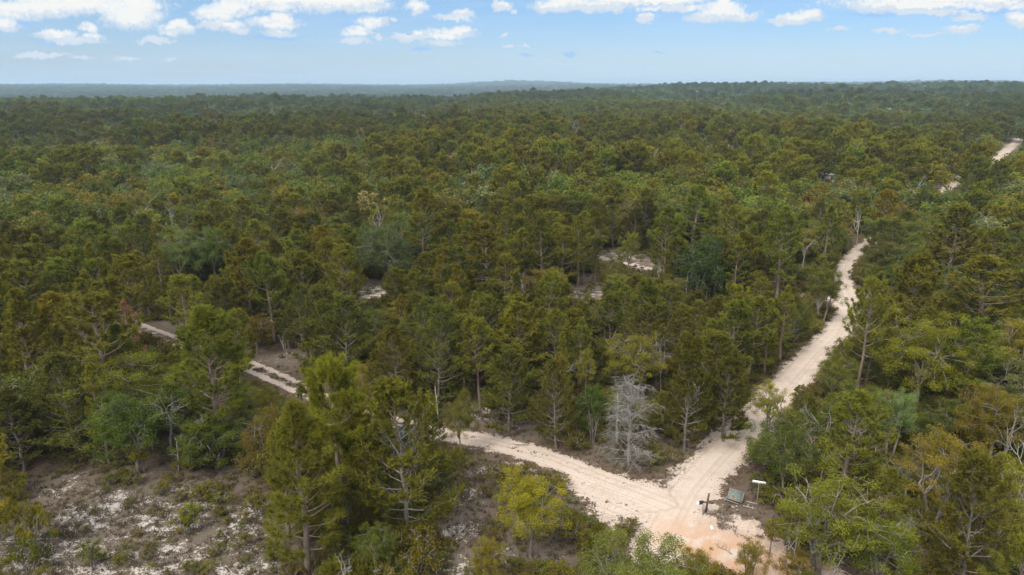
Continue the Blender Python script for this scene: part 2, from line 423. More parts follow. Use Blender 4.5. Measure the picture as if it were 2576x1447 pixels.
def ground_material():
    m, t, o = new_mat("sandy_forest_floor")
    geo = t.node('ShaderNodeNewGeometry')
    P = geo.outputs['Position']
    n_l = t.noise(P, 0.16, 4, 0.6)
    n_m = t.noise(P, 0.9, 5, 0.65)
    n_f = t.noise(P, 5.0, 4, 0.7)
    n_s = t.noise(P, 16.0, 3, 0.7)
    litter = t.mix(t.smooth(n_l, 0.4, 0.6), (0.078, 0.050, 0.036), (0.105, 0.080, 0.062))
    litter = t.mix(t.smooth(n_f, 0.40, 0.66), litter, (0.155, 0.122, 0.100))
    litter = t.mix(t.math('MULTIPLY', t.smooth(t.attr('open'), .2, .8), .6), litter, (0.150, 0.130, 0.112))
    litter = t.mix(t.math('MULTIPLY', t.smooth(n_s, 0.5, 0.75), 0.55), litter, (0.040, 0.029, 0.022))
    litter = t.mix(t.math('MULTIPLY', t.smooth(t.noise(P, 0.5, 3, .6), 0.52, 0.68), 0.5), litter, (0.105, 0.105, 0.045))
    streak = t.noise(t.attr('across'), 2.6, 3, 0.6, dims='1D')
    sandc = t.mix(t.smooth(n_m, 0.35, 0.7), (0.52, 0.455, 0.41), (0.465, 0.395, 0.34))
    sandc = t.mix(t.math('MULTIPLY', t.smooth(streak, 0.45, 0.65), 0.55), sandc, (0.39, 0.325, 0.28))
    sandc = t.mix(t.math('MULTIPLY', t.smooth(n_s, 0.45, 0.7), 0.2), sandc, (0.29, 0.23, 0.19))
    sandc = t.mix(t.math('MULTIPLY', t.smooth(t.noise(P, 0.33, 5, .65), 0.50, 0.66), 0.45), sandc, (0.36, 0.29, 0.235))
    sandc = t.mix(t.math('MULTIPLY', t.smooth(t.noise(P, 7.0, 3, .65), 0.60, 0.68), 0.75), sandc, (0.22, 0.165, 0.125))
    org = t.math('MULTIPLY', t.attr('orange'), t.smooth(t.noise(P, 0.6, 5, 0.6), 0.32, 0.55))
    sandc = t.mix(org, sandc, (0.44, 0.29, 0.20))
    white = t.mix(t.smooth(n_s, 0.35, 0.7), (0.50, 0.475, 0.46), (0.33, 0.29, 0.265))
    # white sand shows through the litter of the clearings
    brk = t.math('ADD', t.math('ADD', t.math('MULTIPLY', t.noise(t.vmath('MULTIPLY', P, (1, 1.5, 1)), 0.55, 5, 0.65), 0.62), t.math('MULTIPLY', t.noise(P, 1.9, 5, 0.7), 0.34)), t.math('MULTIPLY', t.math('SUBTRACT', n_f, .5), 0.55))
    thr = t.math('MULTIPLY_ADD', t.attr('open'), -0.31, 0.775)
    om = t.smooth(t.math('SUBTRACT', brk, thr), 0.0, 0.07)
    col = t.mix(t.math('MULTIPLY', om, t.smooth(t.attr('open'), 0.05, 0.3)), litter, white)
    # worn road sand, ragged at the edge and speckled with litter
    rag = t.math('ADD', t.math('MULTIPLY', n_m, 0.8), t.math('MULTIPLY', n_f, 0.4))
    rm = t.smooth(t.math('ADD', t.attr('sand'), t.math('MULTIPLY', t.math('SUBTRACT', rag, 0.6), 2.5)), 0.42, 0.62)
    spk = t.math('MULTIPLY', t.smooth(t.noise(P, 7.0, 3, .7), 0.56, 0.66), t.smooth(t.attr('sand'), 1.0, 0.80))
    rm = t.math('MULTIPLY', rm, t.math('SUBTRACT', 1.0, t.math('MULTIPLY', spk, 0.8)))
    col = t.mix(rm, col, sandc)
    col = t.mix(t.attr('canopy'), col, t.mix(t.smooth(t.noise(P, 0.05, 5, .7), .35, .65), (0.042, 0.055, 0.026), (0.075, 0.088, 0.04)))
    p = t.node('ShaderNodeBsdfPrincipled'); t.l.new(col, p.inputs['Base Color']); p.inputs['Roughness'].default_value = 0.95
    p.inputs['Specular IOR Level'].default_value = 0.08
    bp = t.node('ShaderNodeBump'); bp.inputs['Strength'].default_value = 0.7; bp.inputs['Distance'].default_value = 0.09
    hh = t.math('ADD', t.math('MULTIPLY', n_f, t.math('SUBTRACT', 1.0, t.math('MULTIPLY', rm, .75))), t.math('ADD', t.math('MULTIPLY', streak, t.math('MULTIPLY', rm, .5)), t.math('MULTIPLY', n_m, .4)))
    t.l.new(hh, bp.inputs['Height']); t.l.new(bp.outputs[0], p.inputs['Normal'])
    t.l.new(p.outputs[0], o.inputs[0])
    return m
M_GROUND = ground_material()
def fan_grid():
    ang = np.concatenate([np.arange(-180, -56, 4.0), np.arange(-56, 56, 0.5), np.arange(56, 180, 4.0)])
    ang = np.radians(ang)
    rad = np.concatenate([[3, 8, 14, 20], np.arange(25, 120, 0.6), 120 * 1.02 ** np.arange(1, 245)])
    rad = rad[rad < 15000]
    A, Rr = np.meshgrid(ang, rad)
    X = (Rr * np.sin(A)).ravel(); Y = (Rr * np.cos(A)).ravel()
    na, nr = len(ang), len(rad)
    i = np.arange(nr - 1)[:, None] * na; j = np.arange(na)[None, :]; k = (j + 1) % na
    f = np.stack([i + j, i + k, i + na + k, i + na + j], -1).reshape(-1, 4)[:, ::-1]
    Zc = hgt(X, Y)
    mb = MB(); mb.add(np.stack([X, Y, Zc], 1), f, 0.5)
    c = len(X)
    mb.add(np.array([[X[q], Y[q], Zc[q]] for q in range(na)] + [[0, 0, 0]]), [[(q + 1) % na, q, na] for q in range(na)], 0.5)
    me = mb.mesh("ground", M_GROUND, True)
    XX = np.empty(len(me.vertices) * 3, np.float32); me.vertices.foreach_get('co', XX); XX = XX.reshape(-1, 3).astype(float)
    set_attrs(me, XX[:, 0], XX[:, 1])
    return me
ground = link(bpy.data.objects.new("ground", fan_grid())); rec(ground, "brown leaf litter and white sand of the scrub floor", kind="structure")

def road_sheet(name, test, bounds, step, z, label):
    x0, x1, y0, y1 = bounds
    xs = np.arange(x0, x1, step); ys = np.arange(y0, y1, step)
    X, Y = np.meshgrid(xs, ys); sh = X.shape
    X = X.ravel(); Y = Y.ravel()
    keep = test(X, Y).reshape(sh)
    q = keep[:-1, :-1] & keep[1:, :-1] & keep[:-1, 1:] & keep[1:, 1:]
    r_, c_ = np.nonzero(q); nx = sh[1]
    b = r_ * nx + c_
    f = np.stack([b, b + 1, b + nx + 1, b + nx], 1)
    used, inv = np.unique(f, return_inverse=True); f = inv.reshape(-1, 4)
    Xu, Yu = X[used], Y[used]
    mb = MB(); mb.add(np.stack([Xu, Yu, hgt(Xu, Yu) + z], 1), f, 0.5)
    me = mb.mesh(name, M_GROUND, True); set_attrs(me, Xu, Yu)
    return rec(link(bpy.data.objects.new(name, me)), label, kind="structure")
def t_main(X, Y):
    return (np.minimum(dist_path(X, Y, MAIN)[0], dist_path(X, Y, SOUTH)[0]) < 3.6) | (blob(X, Y, JUNC[:16]) > 0.25)
def t_left(X, Y):
    return (dist_path(X, Y, LEFT)[0] < 2.5) & ~t_main(X, Y)
road_sheet("dirt_road", t_main, (-12, 75, 32, 135), 0.25, 0.006, "pale sandy road running away from the crossing")
xa = max(p[0] for p in MAIN) + 6
def t_far(X, Y): return (dist_path(X, Y, MAIN)[0] < 3.0) & (Y > 134.7)
road_sheet("dirt_road", t_far, (40, xa, 134, max(p[1] for p in MAIN) + 6), 0.8, 0.03, "distant reach of the pale sandy road between trees")
road_sheet("dirt_track", t_left, (-100, 14, 42, 130), 0.25, 0.006, "two-rut sandy track curving off from the crossing")

# ------------------------------------------------------------------ trees
def unit(a): return a / (np.linalg.norm(a) + 1e-9)
class Proto:
    pass
def finish(kind, wood, leaf, wm, lm, h, wdt, name):
    p = Proto(); p.kind = kind; p.h = h; p.w = wdt
    p.trunk = wood.mesh(name + "_trunk", wm)
    p.crown = leaf.mesh(name + "_crown", lm) if leaf is not None else None
    return p
def trunk_path(r, h, lean=0.02, n=9, wob=0.012):
    z = np.linspace(0, h, n); a = r.uniform(0, 6.28)
    x = lean * z * math.cos(a) + np.cumsum(r.normal(0, wob * h / n * 3, n)); y = lean * z * math.sin(a) + np.cumsum(r.normal(0, wob * h / n * 3, n))
    x -= x[0]; y -= y[0]
    p = np.stack([x, y, z], 1); p[0, 2] = -0.3
    return p
def on_path(p, z):
    return np.array([np.interp(z, p[:, 2], p[:, 0]), np.interp(z, p[:, 2], p[:, 1]), z])
def pine(seed, h=10.0, cb=.35, nb=34, spread=.24, tl=.30, nn=26, ntw=5, shape='cone', nw=.05, bare=4, inner=.35, name='pine', mat=None, gap=0.0):
    r = np.random.default_rng(seed)
    wood, leaf = MB(), MB()
    tp = trunk_path(r, h)
    rt = 0.014 * h + .02
    wood.tube(tp, np.linspace(rt, .02, len(tp)) ** 1.0, 7, .35)
    TP, TD, TT = [], [], []
    SA, SB, SR = [], [], []
    for i in range(nb):
        tt = (i + r.uniform(-.3, .3)) / nb; tt = min(max(tt, 0), .985)
        if r.uniform() < gap: continue
        t = cb + (1 - cb) * tt ** .9; z = t * h * .98
        if shape == 'cone': prof = (1 - tt) ** .55 * (.6 + .4 * min(1, tt * 3)) + .06
        elif shape == 'round': prof = math.sqrt(max(0, 1 - (1.75 * tt - .75) ** 2)) * .95 + .1
        else: prof = (.55 + .45 * math.sin(tt * math.pi)) * (1 - tt ** 3) + .06
        L = spread * h * prof * r.uniform(.65, 1.15)
        az = i * 2.399 + r.uniform(-.5, .5)
        el = R(6 + 56 * tt + r.uniform(-16, 16))
        p0 = on_path(tp, z); pts = [p0]; n = 5
        for k in range(n):
            e = el + R(9) * k
            a2 = az + r.uniform(-.18, .18)
            pts.append(pts[-1] + (L / n) * np.array([math.cos(a2) * math.cos(e), math.sin(a2) * math.cos(e), math.sin(e)]))
        pts = np.array(pts); rb = .012 + .011 * L
        wood.tube(pts, np.linspace(rb, .008, len(pts)), 4, .55)
        d = unit(pts[-1] - pts[-2])
        TP.append(pts[-1]); TD.append(d); tn = r.uniform(.1, .95); TT.append(tn)
        for k in range(ntw):
            s = inner + (1 - inner) * (k + r.uniform(0, 1)) / ntw
            q = s * n; i0 = min(int(q), n - 1); pp = pts[i0] + (pts[i0 + 1] - pts[i0]) * (q - i0)
            bd = unit(pts[i0 + 1] - pts[i0]); lat = unit(np.cross(bd, [0, 0, 1])) * (1 if k % 2 else -1)
            dd = unit(bd * .55 + lat * r.uniform(.5, 1.0) + np.array([0, 0, r.uniform(.15, .7)]))
            l2 = L * r.uniform(.18, .38) * (1.15 - s * .5) + .12
            e2 = pp + dd * l2
            SA.append(pp); SB.append(e2); SR.append(.012)
            TP.append(e2); TD.append(unit(dd + np.array([0, 0, .35]))); TT.append(min(1, max(0, tn + r.normal(0, .12))))
            if l2 > .55:
                TP.append(pp + dd * l2 * .6); TD.append(unit(dd + r.normal(0, .4, 3))); TT.append(tn)
    TP.append(tp[-1]); TD.append(np.array([0, 0, 1.])); TT.append(.8)
    for k in range(bare):
        z = h * r.uniform(.25 * cb + .08, cb + .05); az = r.uniform(0, 6.28); L = h * r.uniform(.06, .15)
        p0 = on_path(tp, z); e = r.uniform(-.3, .4)
        p1 = p0 + L * .6 * np.array([math.cos(az), math.sin(az), e]); p2 = p1 + L * .5 * np.array([math.cos(az + .5), math.sin(az + .5), e + .3])
        SA += [p0, p1]; SB += [p1, p2]; SR += [.018, .012]
    wood.sticks(SA, SB, np.array(SR), .005, .75)
    TP, TD, TT = np.array(TP), np.array(TD), np.array(TT)
    m = len(TP)
    P = np.repeat(TP - TD * tl * .35, nn, 0) + np.repeat(TD, nn, 0) * r.uniform(0, tl * .7, m * nn)[:, None]
    D = np.repeat(TD, nn, 0) * .5 + r.normal(0, .68, (m * nn, 3)) + np.array([0, 0, .12])
    leaf.needles(P, D, tl * r.uniform(.7, 1.15, m * nn), nw, np.clip(np.repeat(TT, nn) + r.normal(0, .15, m * nn), 0, 1))
    wdt = 2 * np.percentile(np.hypot(TP[:, 0], TP[:, 1]), 95) + tl
    return finish('pine', wood, leaf, B_PINE, mat or M_PINE, h + tl * .6, wdt, name)
def scrub(seed, h=8.5, nb=46, spread=.34, cb=.10, leafy=1.0, mat=None, bark=None, droop=0.0, nsh=5, name='scrub', rnd=False, band=None):
    r = np.random.default_rng(seed)
    wood, leaf = MB(), MB()
    tp = trunk_path(r, h, .03, 10, .02)
    wood.tube(tp, np.linspace(.012 * h + .02, .015, len(tp)), 6, .6)
    SA, SB, SR = [], [], []
    QA, QB, QT = [], [], []
    for i in range(nb):
        tt = min(max((i + r.uniform(-.4, .4)) / nb, 0), .98)
        t = cb + (1 - cb) * tt; z = t * h * .97
        prof = (1 - tt) ** .55 * (.7 + .3 * min(1, tt * 4)) + .05
        if rnd: prof = math.sqrt(max(0, 1 - (1.35 * tt - .42) ** 2)) * .8 + .1
        L = spread * h * prof * r.uniform(.6, 1.15)
        az = i * 2.399 + r.uniform(-.6, .6); el = R(8 + 48 * tt + r.uniform(-8, 12)) - droop * .4 + (R(r.uniform(25, 50)) if rnd else 0)
        n = 6; pts = [on_path(tp, z)]
        for k in range(n):
            e = el + R(5) * k - droop * .16 * k; a2 = az + r.uniform(-.22, .22)
            pts.append(pts[-1] + (L / n) * np.array([math.cos(a2) * math.cos(e), math.sin(a2) * math.cos(e), math.sin(e)]))
        pts = np.array(pts)
        wood.tube(pts, np.linspace(.014 + .011 * L, .008, n + 1), 4, .75)
        tn = r.uniform(.1, .95)
        nt = int(5 + L * 3.2)
        for k in range(nt):
            s = .28 + .72 * (k + r.uniform(0, 1)) / nt
            q = s * n; i0 = min(int(q), n - 1); pp = pts[i0] + (pts[i0 + 1] - pts[i0]) * (q - i0)
            bd = unit(pts[i0 + 1] - pts[i0]); lat = unit(np.cross(bd, [0, 0, 1])) * (1 if k % 2 else -1)
            dd = unit(bd * .6 + lat * r.uniform(.4, 1.0) + np.array([0, 0, r.uniform(-.1, .5) - droop * .9]))
            l2 = (.25 + L * .26) * r.uniform(.6, 1.2) * (1.2 - .55 * s)
            e2 = pp + dd * l2
            SA.append(pp); SB.append(e2); SR.append(.011)
            for j in range(nsh):
                f = r.uniform(.25, 1.0); a0 = pp + dd * l2 * f
                d3 = unit(dd * .6 + r.normal(0, .45, 3) + np.array([0, 0, .55 - droop * 1.2]))
                b0 = a0 + d3 * r.uniform(.22, .48)
                if band and band[0] < t < band[1]:
                    if r.uniform() < .4 and s > .4: QA.append(a0); QB.append(b0); QT.append(tn)
                    elif r.uniform() < .3: SA.append(a0); SB.append(b0); SR.append(.007)
                elif s > .45 or r.uniform() < .45:
                    QA.append(a0); QB.append(b0); QT.append(min(1, max(0, tn + r.normal(0, .13))))
                else:
                    SA.append(a0); SB.append(b0); SR.append(.007)
    QA, QB, QT = np.array(QA), np.array(QB), np.array(QT)
    if leafy > 0:
        nn = int(21 * leafy); m = len(QA)
        f = r.uniform(.05, 1.0, (m * nn, 1)); d = np.repeat(QB - QA, nn, 0)
        P = np.repeat(QA, nn, 0) + d * f
        D = d / .35 * .75 + r.normal(0, .55, (m * nn, 3))
        leaf.needles(P, D, r.uniform(.10, .20, m * nn), .05, np.clip(np.repeat(QT, nn) + r.normal(0, .15, m * nn), 0, 1))
    else:
        leaf.sticks(QA, QB, .009, .004, .8)
        for _ in range(1):
            rr = r.normal(0, .22, QA.shape); leaf.sticks(QB * .45 + QA * .55, QB + rr, .007, .003, .7)
    wood.sticks(SA, SB, np.array(SR), .004, .85)
    wdt = 2 * np.percentile(np.hypot(QB[:, 0], QB[:, 1]), 96)
    return finish('scrub', wood, leaf, bark or B_SCRUB, mat or M_SCRUB, h, wdt, name)
def oak(seed, h=7.0, wd=5.0, cb=.22, ncl=120, lsz=.085, nlf=215, stems=1, clr=.46, mat=None, bark=None, fl=.75, sparse=0.0, name='oak', moss=0, layer=0.0, extra=24):
    r = np.random.default_rng(seed)
    wood, leaf = MB(), MB()
    cz = h * (cb + 1) / 2; rz = h * (1 - cb) / 2; rx = wd / 2
    limbs = []
    for s_ in range(stems):
        a = r.uniform(0, 6.28) + s_ * 6.28 / stems; base = np.array([math.cos(a), math.sin(a), 0]) * (.06 * wd if stems > 1 else 0)
        k0 = h * cb * r.uniform(.9, 1.5) + .3
        tp = np.array([base + [0, 0, -.3], base * 1.6 + [0, 0, k0 * .5], base * 2.5 + r.normal(0, .05 * h * .3, 3) * [1, 1, 0] + [0, 0, k0]])
        wood.tube(tp, [.016 * h + .03, .014 * h + .02, .012 * h + .015], 7, .5); limbs.append(tp)
        nl = max(3, 7 - stems)
        for k in range(nl):
            az = a + k * 6.28 / nl + r.uniform(-.5, .5); e = r.uniform(.35, 1.25)
            tgt = np.array([math.cos(az) * rx * .62 * math.cos(e * .6), math.sin(az) * rx * .62 * math.cos(e * .6), cz + rz * (.75 * math.sin(e * 1.1) - .1)])
            n = 6; pts = [tp[-1]]
            for j in range(1, n + 1):
                f = j / n; q = tp[-1] * (1 - f) + tgt * f
                q = q + np.array([0, 0, .10 * h * math.sin(f * math.pi) * r.uniform(-.2, 1)]) + r.normal(0, .018 * h, 3)
                pts.append(q)
            pts = np.array(pts)
            wood.tube(pts, np.linspace(.010 * h + .01, .014, n + 1), 5, .6); limbs.append(pts)
    LP = np.concatenate([l[1:] for l in limbs])
    # clump centres: outer part of an uneven egg
    C = []
    ph = r.uniform(0, 6.28, 6)
    while len(C) < ncl:
        d = unit(r.normal(size=3)); 
        if d[2] < -.55: continue
        az = math.atan2(d[1], d[0])
        lump = 1 + .16 * math.sin(3 * az + ph[0]) + .12 * math.sin(5 * az + ph[1] + 3 * d[2]) + .10 * math.sin(4 * d[2] * 3 + ph[2])
        rr = (r.uniform(0, 1) ** .42) * lump
        if rr < .22: continue
        c = np.array([d[0] * rx * rr, d[1] * rx * rr, cz + d[2] * rz * min(rr, 1.05)])
        if c[2] < .12 * h: continue
        if r.uniform() < sparse: ncl -= 1; continue
        C.append(c)
    C = np.array(C)
    SA, SB = [], []
    for c in C:
        i = np.argmin(np.linalg.norm(LP - c, axis=1) + .6 * np.maximum(0, LP[:, 2] - c[2]))
        a0 = LP[i]; mid = a0 * .5 + c * .5 + r.normal(0, .08, 3) + [0, 0, .1]
        SA += [a0, mid]; SB += [mid, c]
        for _ in range(2):
            SA.append(c); SB.append(c + r.normal(0, clr * .55, 3))
    wood.sticks(SA, SB, .017, .007, .75)
    if nlf:
        ct = r.uniform(.1, .95, len(C)); n = len(C) * nlf
        off = r.normal(0, 1, (n, 3)); off /= np.linalg.norm(off, axis=1)[:, None]; off *= (r.uniform(0, 1, (n, 1)) ** .5) * clr * np.repeat(r.uniform(.7, 1.3, len(C)), nlf)[:, None]
        off[:, 2] *= fl
        P = np.repeat(C, nlf, 0) + off
        leaf.leaves(P, lsz, np.clip(np.repeat(ct, nlf) + r.normal(0, .13, n), 0, 1), r)
    if moss:
        S = C[r.integers(0, len(C), moss)] + r.normal(0, .3, (moss, 3)); 
        for k in range(6):
            leaf.needles(S + r.normal(0, .08, S.shape), np.tile([0, 0, -1.], (moss, 1)) + r.normal(0, .12, S.shape), r.uniform(.4, 1.0, moss), .06, np.full(moss, 1.0))
    wdt = 2 * np.percentile(np.hypot(C[:, 0], C[:, 1]), 95) + clr
    return finish('oak', wood, leaf if (nlf or moss) else None, bark or B_OAK, mat or M_OAK, h + clr * .3, wdt, name)
def snag(seed, h=6.0, forks=4, bark=None, crook=.28, depth=5, broken=False, name='snag', lean=.0):
    """bare crooked dead tree"""
    r = np.random.default_rng(seed)
    wood, tw = MB(), MB()
    def grow(p, d, L, rad, lv):
        n = 4; pts = [p]
        for k in range(n):
            d = unit(d + r.normal(0, crook * .45, 3) + np.array([0, 0, .06])); pts.append(pts[-1] + d * L / n)
        (wood if lv == 0 else tw).tube(np.array(pts), np.linspace(rad, rad * .6, n + 1), 6 if lv < 2 else 4, .5 + .1 * lv, cap=lv == 0)
        if lv >= depth: return
        for k in range(forks if lv == 0 else r.integers(2, 4)):
            a = r.integers(2, n + 1) if lv else r.integers(2, n + 1)
            nd = unit(d * .7 + r.normal(0, .55, 3)); 
            grow(pts[a], nd, L * r.uniform(.45, .72), rad * (.62 - .02 * lv) * .8, lv + 1)
    if broken:
        tp = trunk_path(r, h, .05, 6, .015)
        wood.tube(tp, np.linspace(.016 * h + .03, .010 * h + .01, len(tp)), 7, .5, cap=True)
        e = tp[-1]; wood.tube([e - [0, 0, .1], e + [.05, .02, .35], e + [.09, .02, .6]], [.04, .03, .006], 4, .9)
        for k in range(3):
            a = r.uniform(0, 6.28); q = on_path(tp, h * r.uniform(.5, .95))
            tw.tube([q, q + [math.cos(a) * .4, math.sin(a) * .4, .15], q + [math.cos(a) * .8, math.sin(a) * .9, .05]], [.035, .025, .008], 4, .7)
    else:
        grow(np.array([0, 0, -.2]), unit(np.array([lean, lean * .5, 1])), h * .5, .013 * h + .02, 0)
    allv = np.concatenate(wood.v + tw.v); top = allv[:, 2].max()
    p = finish('dead', wood, tw, bark or B_PALE, bark or B_PALE, top, 2 * np.percentile(np.hypot(allv[:, 0], allv[:, 1]), 97) + .2, name)
    return p
PR = {}
PR['longleaf'] = [pine(101, 10, .36, 32, .26, .36, 38, 5, 'round', .068, 5, name='longleaf'), pine(102, 11, .42, 30, .22, .34, 38, 5, 'round', .068, 6, name='longleaf'),
                  pine(103, 9.5, .28, 34, .24, .36, 38, 5, 'oval', .068, 5, name='longleaf')]
PR['slash'] = [pine(111, 10, .22, 46, .25, .30, 34, 6, 'cone', .062, name='slash'), pine(112, 9, .18, 44, .27, .28, 34, 6, 'cone', .062, name='slash'),
               pine(113, 10.5, .3, 42, .23, .30, 34, 6, 'oval', .062, name='slash'), pine(114, 10, .26, 36, .25, .32, 34, 6, 'oval', .062, gap=.15, name='slash')]
PR['slender'] = [pine(121, 11, .24, 44, .15, .26, 32, 5, 'oval', .062, 5, name='slender'), pine(122, 12, .3, 42, .14, .26, 32, 5, 'cone', .062, 6, name='slender'), pine(123, 10, .18, 44, .16, .26, 32, 5, 'cone', .062, name='slender')]
PR['open'] = [pine(131, 10, .36, 32, .27, .34, 42, 5, 'oval', .05, 6, inner=.5, gap=.12, name='open')]
PR['pompom'] = [pine(141, 9, .48, 40, .25, .40, 100, 5, 'round', .032, 3, inner=.5, name='pompom'), pine(142, 10, .10, 54, .23, .38, 75, 4, 'cone', .032, 3, name='pompom'), pine(143, 10, .2, 48, .25, .34, 72, 5, 'oval', .032, 5, name='pompom')]
PR['scrub'] = [scrub(201), scrub(202, 8, 42, .38), scrub(203, 9.5, 50, .30), scrub(204, 7.5, 40, .42, leafy=.8), scrub(205, 8.5, 42, .36, leafy=.6)]
PR['silver'] = [scrub(211, 8.5, 44, .36, leafy=.9, band=(.55, .67), name='silver')]
PR['oak'] = [oak(301), oak(302, 7.5, 6.5, .2, 170, .085, 215), oak(303, 8, 4.6, .18, 120), oak(304, 6.5, 5.2, .15, 130, .088, 210, stems=3), oak(305, 8.5, 6.2, .25, 160, .085, 215, moss=140)]
PR['loose'] = [oak(311, 7, 5.4, .3, 105, .085, 170, stems=3, clr=.48, fl=.6), oak(312, 7.5, 4.6, .35, 90, .085, 160, clr=.45, fl=.55, moss=60), oak(313, 6, 4.4, .22, 92, .085, 165, stems=4, clr=.45)]
PR['round'] = [oak(321, 7, 6, .06, 210, .085, 200, clr=.46), oak(322, 6, 7, .04, 220, .085, 200, clr=.5)]
PR['shrub'] = [oak(331, 1.5, 1.9, .0, 26, .10, 60, stems=3, clr=.26), oak(332, 1.1, 1.7, .0, 20, .09, 60, stems=3, clr=.26), oak(333, 2.0, 1.3, .05, 24, .10, 60, stems=2, clr=.24)]
PR['sapling'] = [oak(341, 3.4, 1.3, .2, 26, .12, 60, clr=.28), oak(342, 2.8, 1.1, .25, 18, .12, 55, clr=.27)]
PR['grey'] = [scrub(401, 8.5, 44, .26, .07, 0, B_GREY, B_GREY, .85, 4, 'grey', True)]
PR['snag'] = [snag(411, 6, 5), snag(412, 5, 6), snag(413, 7, 5, B_LICHEN, .25), snag(414, 5.5, 5, B_PALE, .38, lean=.5), snag(415, 6.5, 6, B_LICHEN, .3)]
PR['stump'] = [snag(421, 4.2, broken=True), snag(422, 3, broken=True)]
PR['redpine'] = [pine(431, 9, .3, 30, .17, .24, 16, 3, 'oval', .04, 8, name='redpine', mat=M_RED, inner=.5)]
# lighter versions for the woods far away
PR['lod'] = [pine(501, 11, .38, 26, .31, .52, 26, 5, 'round', .15, 1, name='lod'), pine(502, 11, .3, 26, .29, .52, 24, 5, 'oval', .15, 1, name='lod'), scrub(503, 8.5, 22, .40, .1, .6, nsh=4, name='lod'),
             oak(504, 8, 8, .1, 90, .42, 26, clr=.75, name='lod'), oak(505, 9, 7.4, .15, 80, .42, 26, clr=.75, name='lod'), oak(506, 7, 8.5, .05, 100, .42, 24, clr=.75, name='lod'), snag(507, 8, 4, B_LICHEN, .35, 3, name='lod')]

COUNT = {}
def plant(name, proto, x, y, h, wdt=None, rot=None, col=(1, 1, 1), label='', cat='tree', group=None, lean=None):
    root = bpy.data.objects.new(name, None); link(root)
    root.empty_display_size = 0.5
    root.location = (x, y, float(hgt(x, y)))
    root.rotation_euler = (lean[0] if lean else 0, lean[1] if lean else 0, rot if rot is not None else random.uniform(0, 6.28))
    s = h / proto.h; sx = (wdt / proto.w) if wdt else s
    root.scale = (sx, sx, s)
    rec(root, label, cat, group)
    t = bpy.data.objects.new("trunk", proto.trunk); link(t, root)
    c = None
    if proto.crown:
        c = bpy.data.objects.new("crown", proto.crown); link(c, root); c["icol"] = [float(q) for q in col]
    COUNT[name] = COUNT.get(name, 0) + 1
    return root, t, c

# ---- colours that a crown carries (multiplied on its leaves)
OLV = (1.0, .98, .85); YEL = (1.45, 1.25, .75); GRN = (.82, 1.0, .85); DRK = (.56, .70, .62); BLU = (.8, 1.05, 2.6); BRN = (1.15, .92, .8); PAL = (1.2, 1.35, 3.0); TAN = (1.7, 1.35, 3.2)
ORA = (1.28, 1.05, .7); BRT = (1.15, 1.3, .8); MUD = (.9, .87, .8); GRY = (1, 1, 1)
TREES = []    # every tree standing: (x, y, radius, h, w, px, top py, is hero)
NOTES = []    # landmarks that labels may name: (px, py, phrase)
PATCH = {}
def hero(kind, pick, px, ptop, pbase, wpx, col, label, name, cat, note=None, lean=None, rot=None):
    b = at(px, pbase); x, y = b[0], b[1]
    r_ = ray(px, ptop); t_ = y / r_[1]; h = H + r_[2] * t_
    h = max(h, .5)
    fz = y * cP + (H - h * .6) * sP
    wdt = wpx * fz / 1717
    pr = PR[kind][pick]
    plant(name, pr, x, y, h, wdt, rot, col, label, cat, None, lean)
    TREES.append((x, y, wdt * .35, h, wdt, px, ptop, True))
    if note: NOTES.append((px, pbase, note))
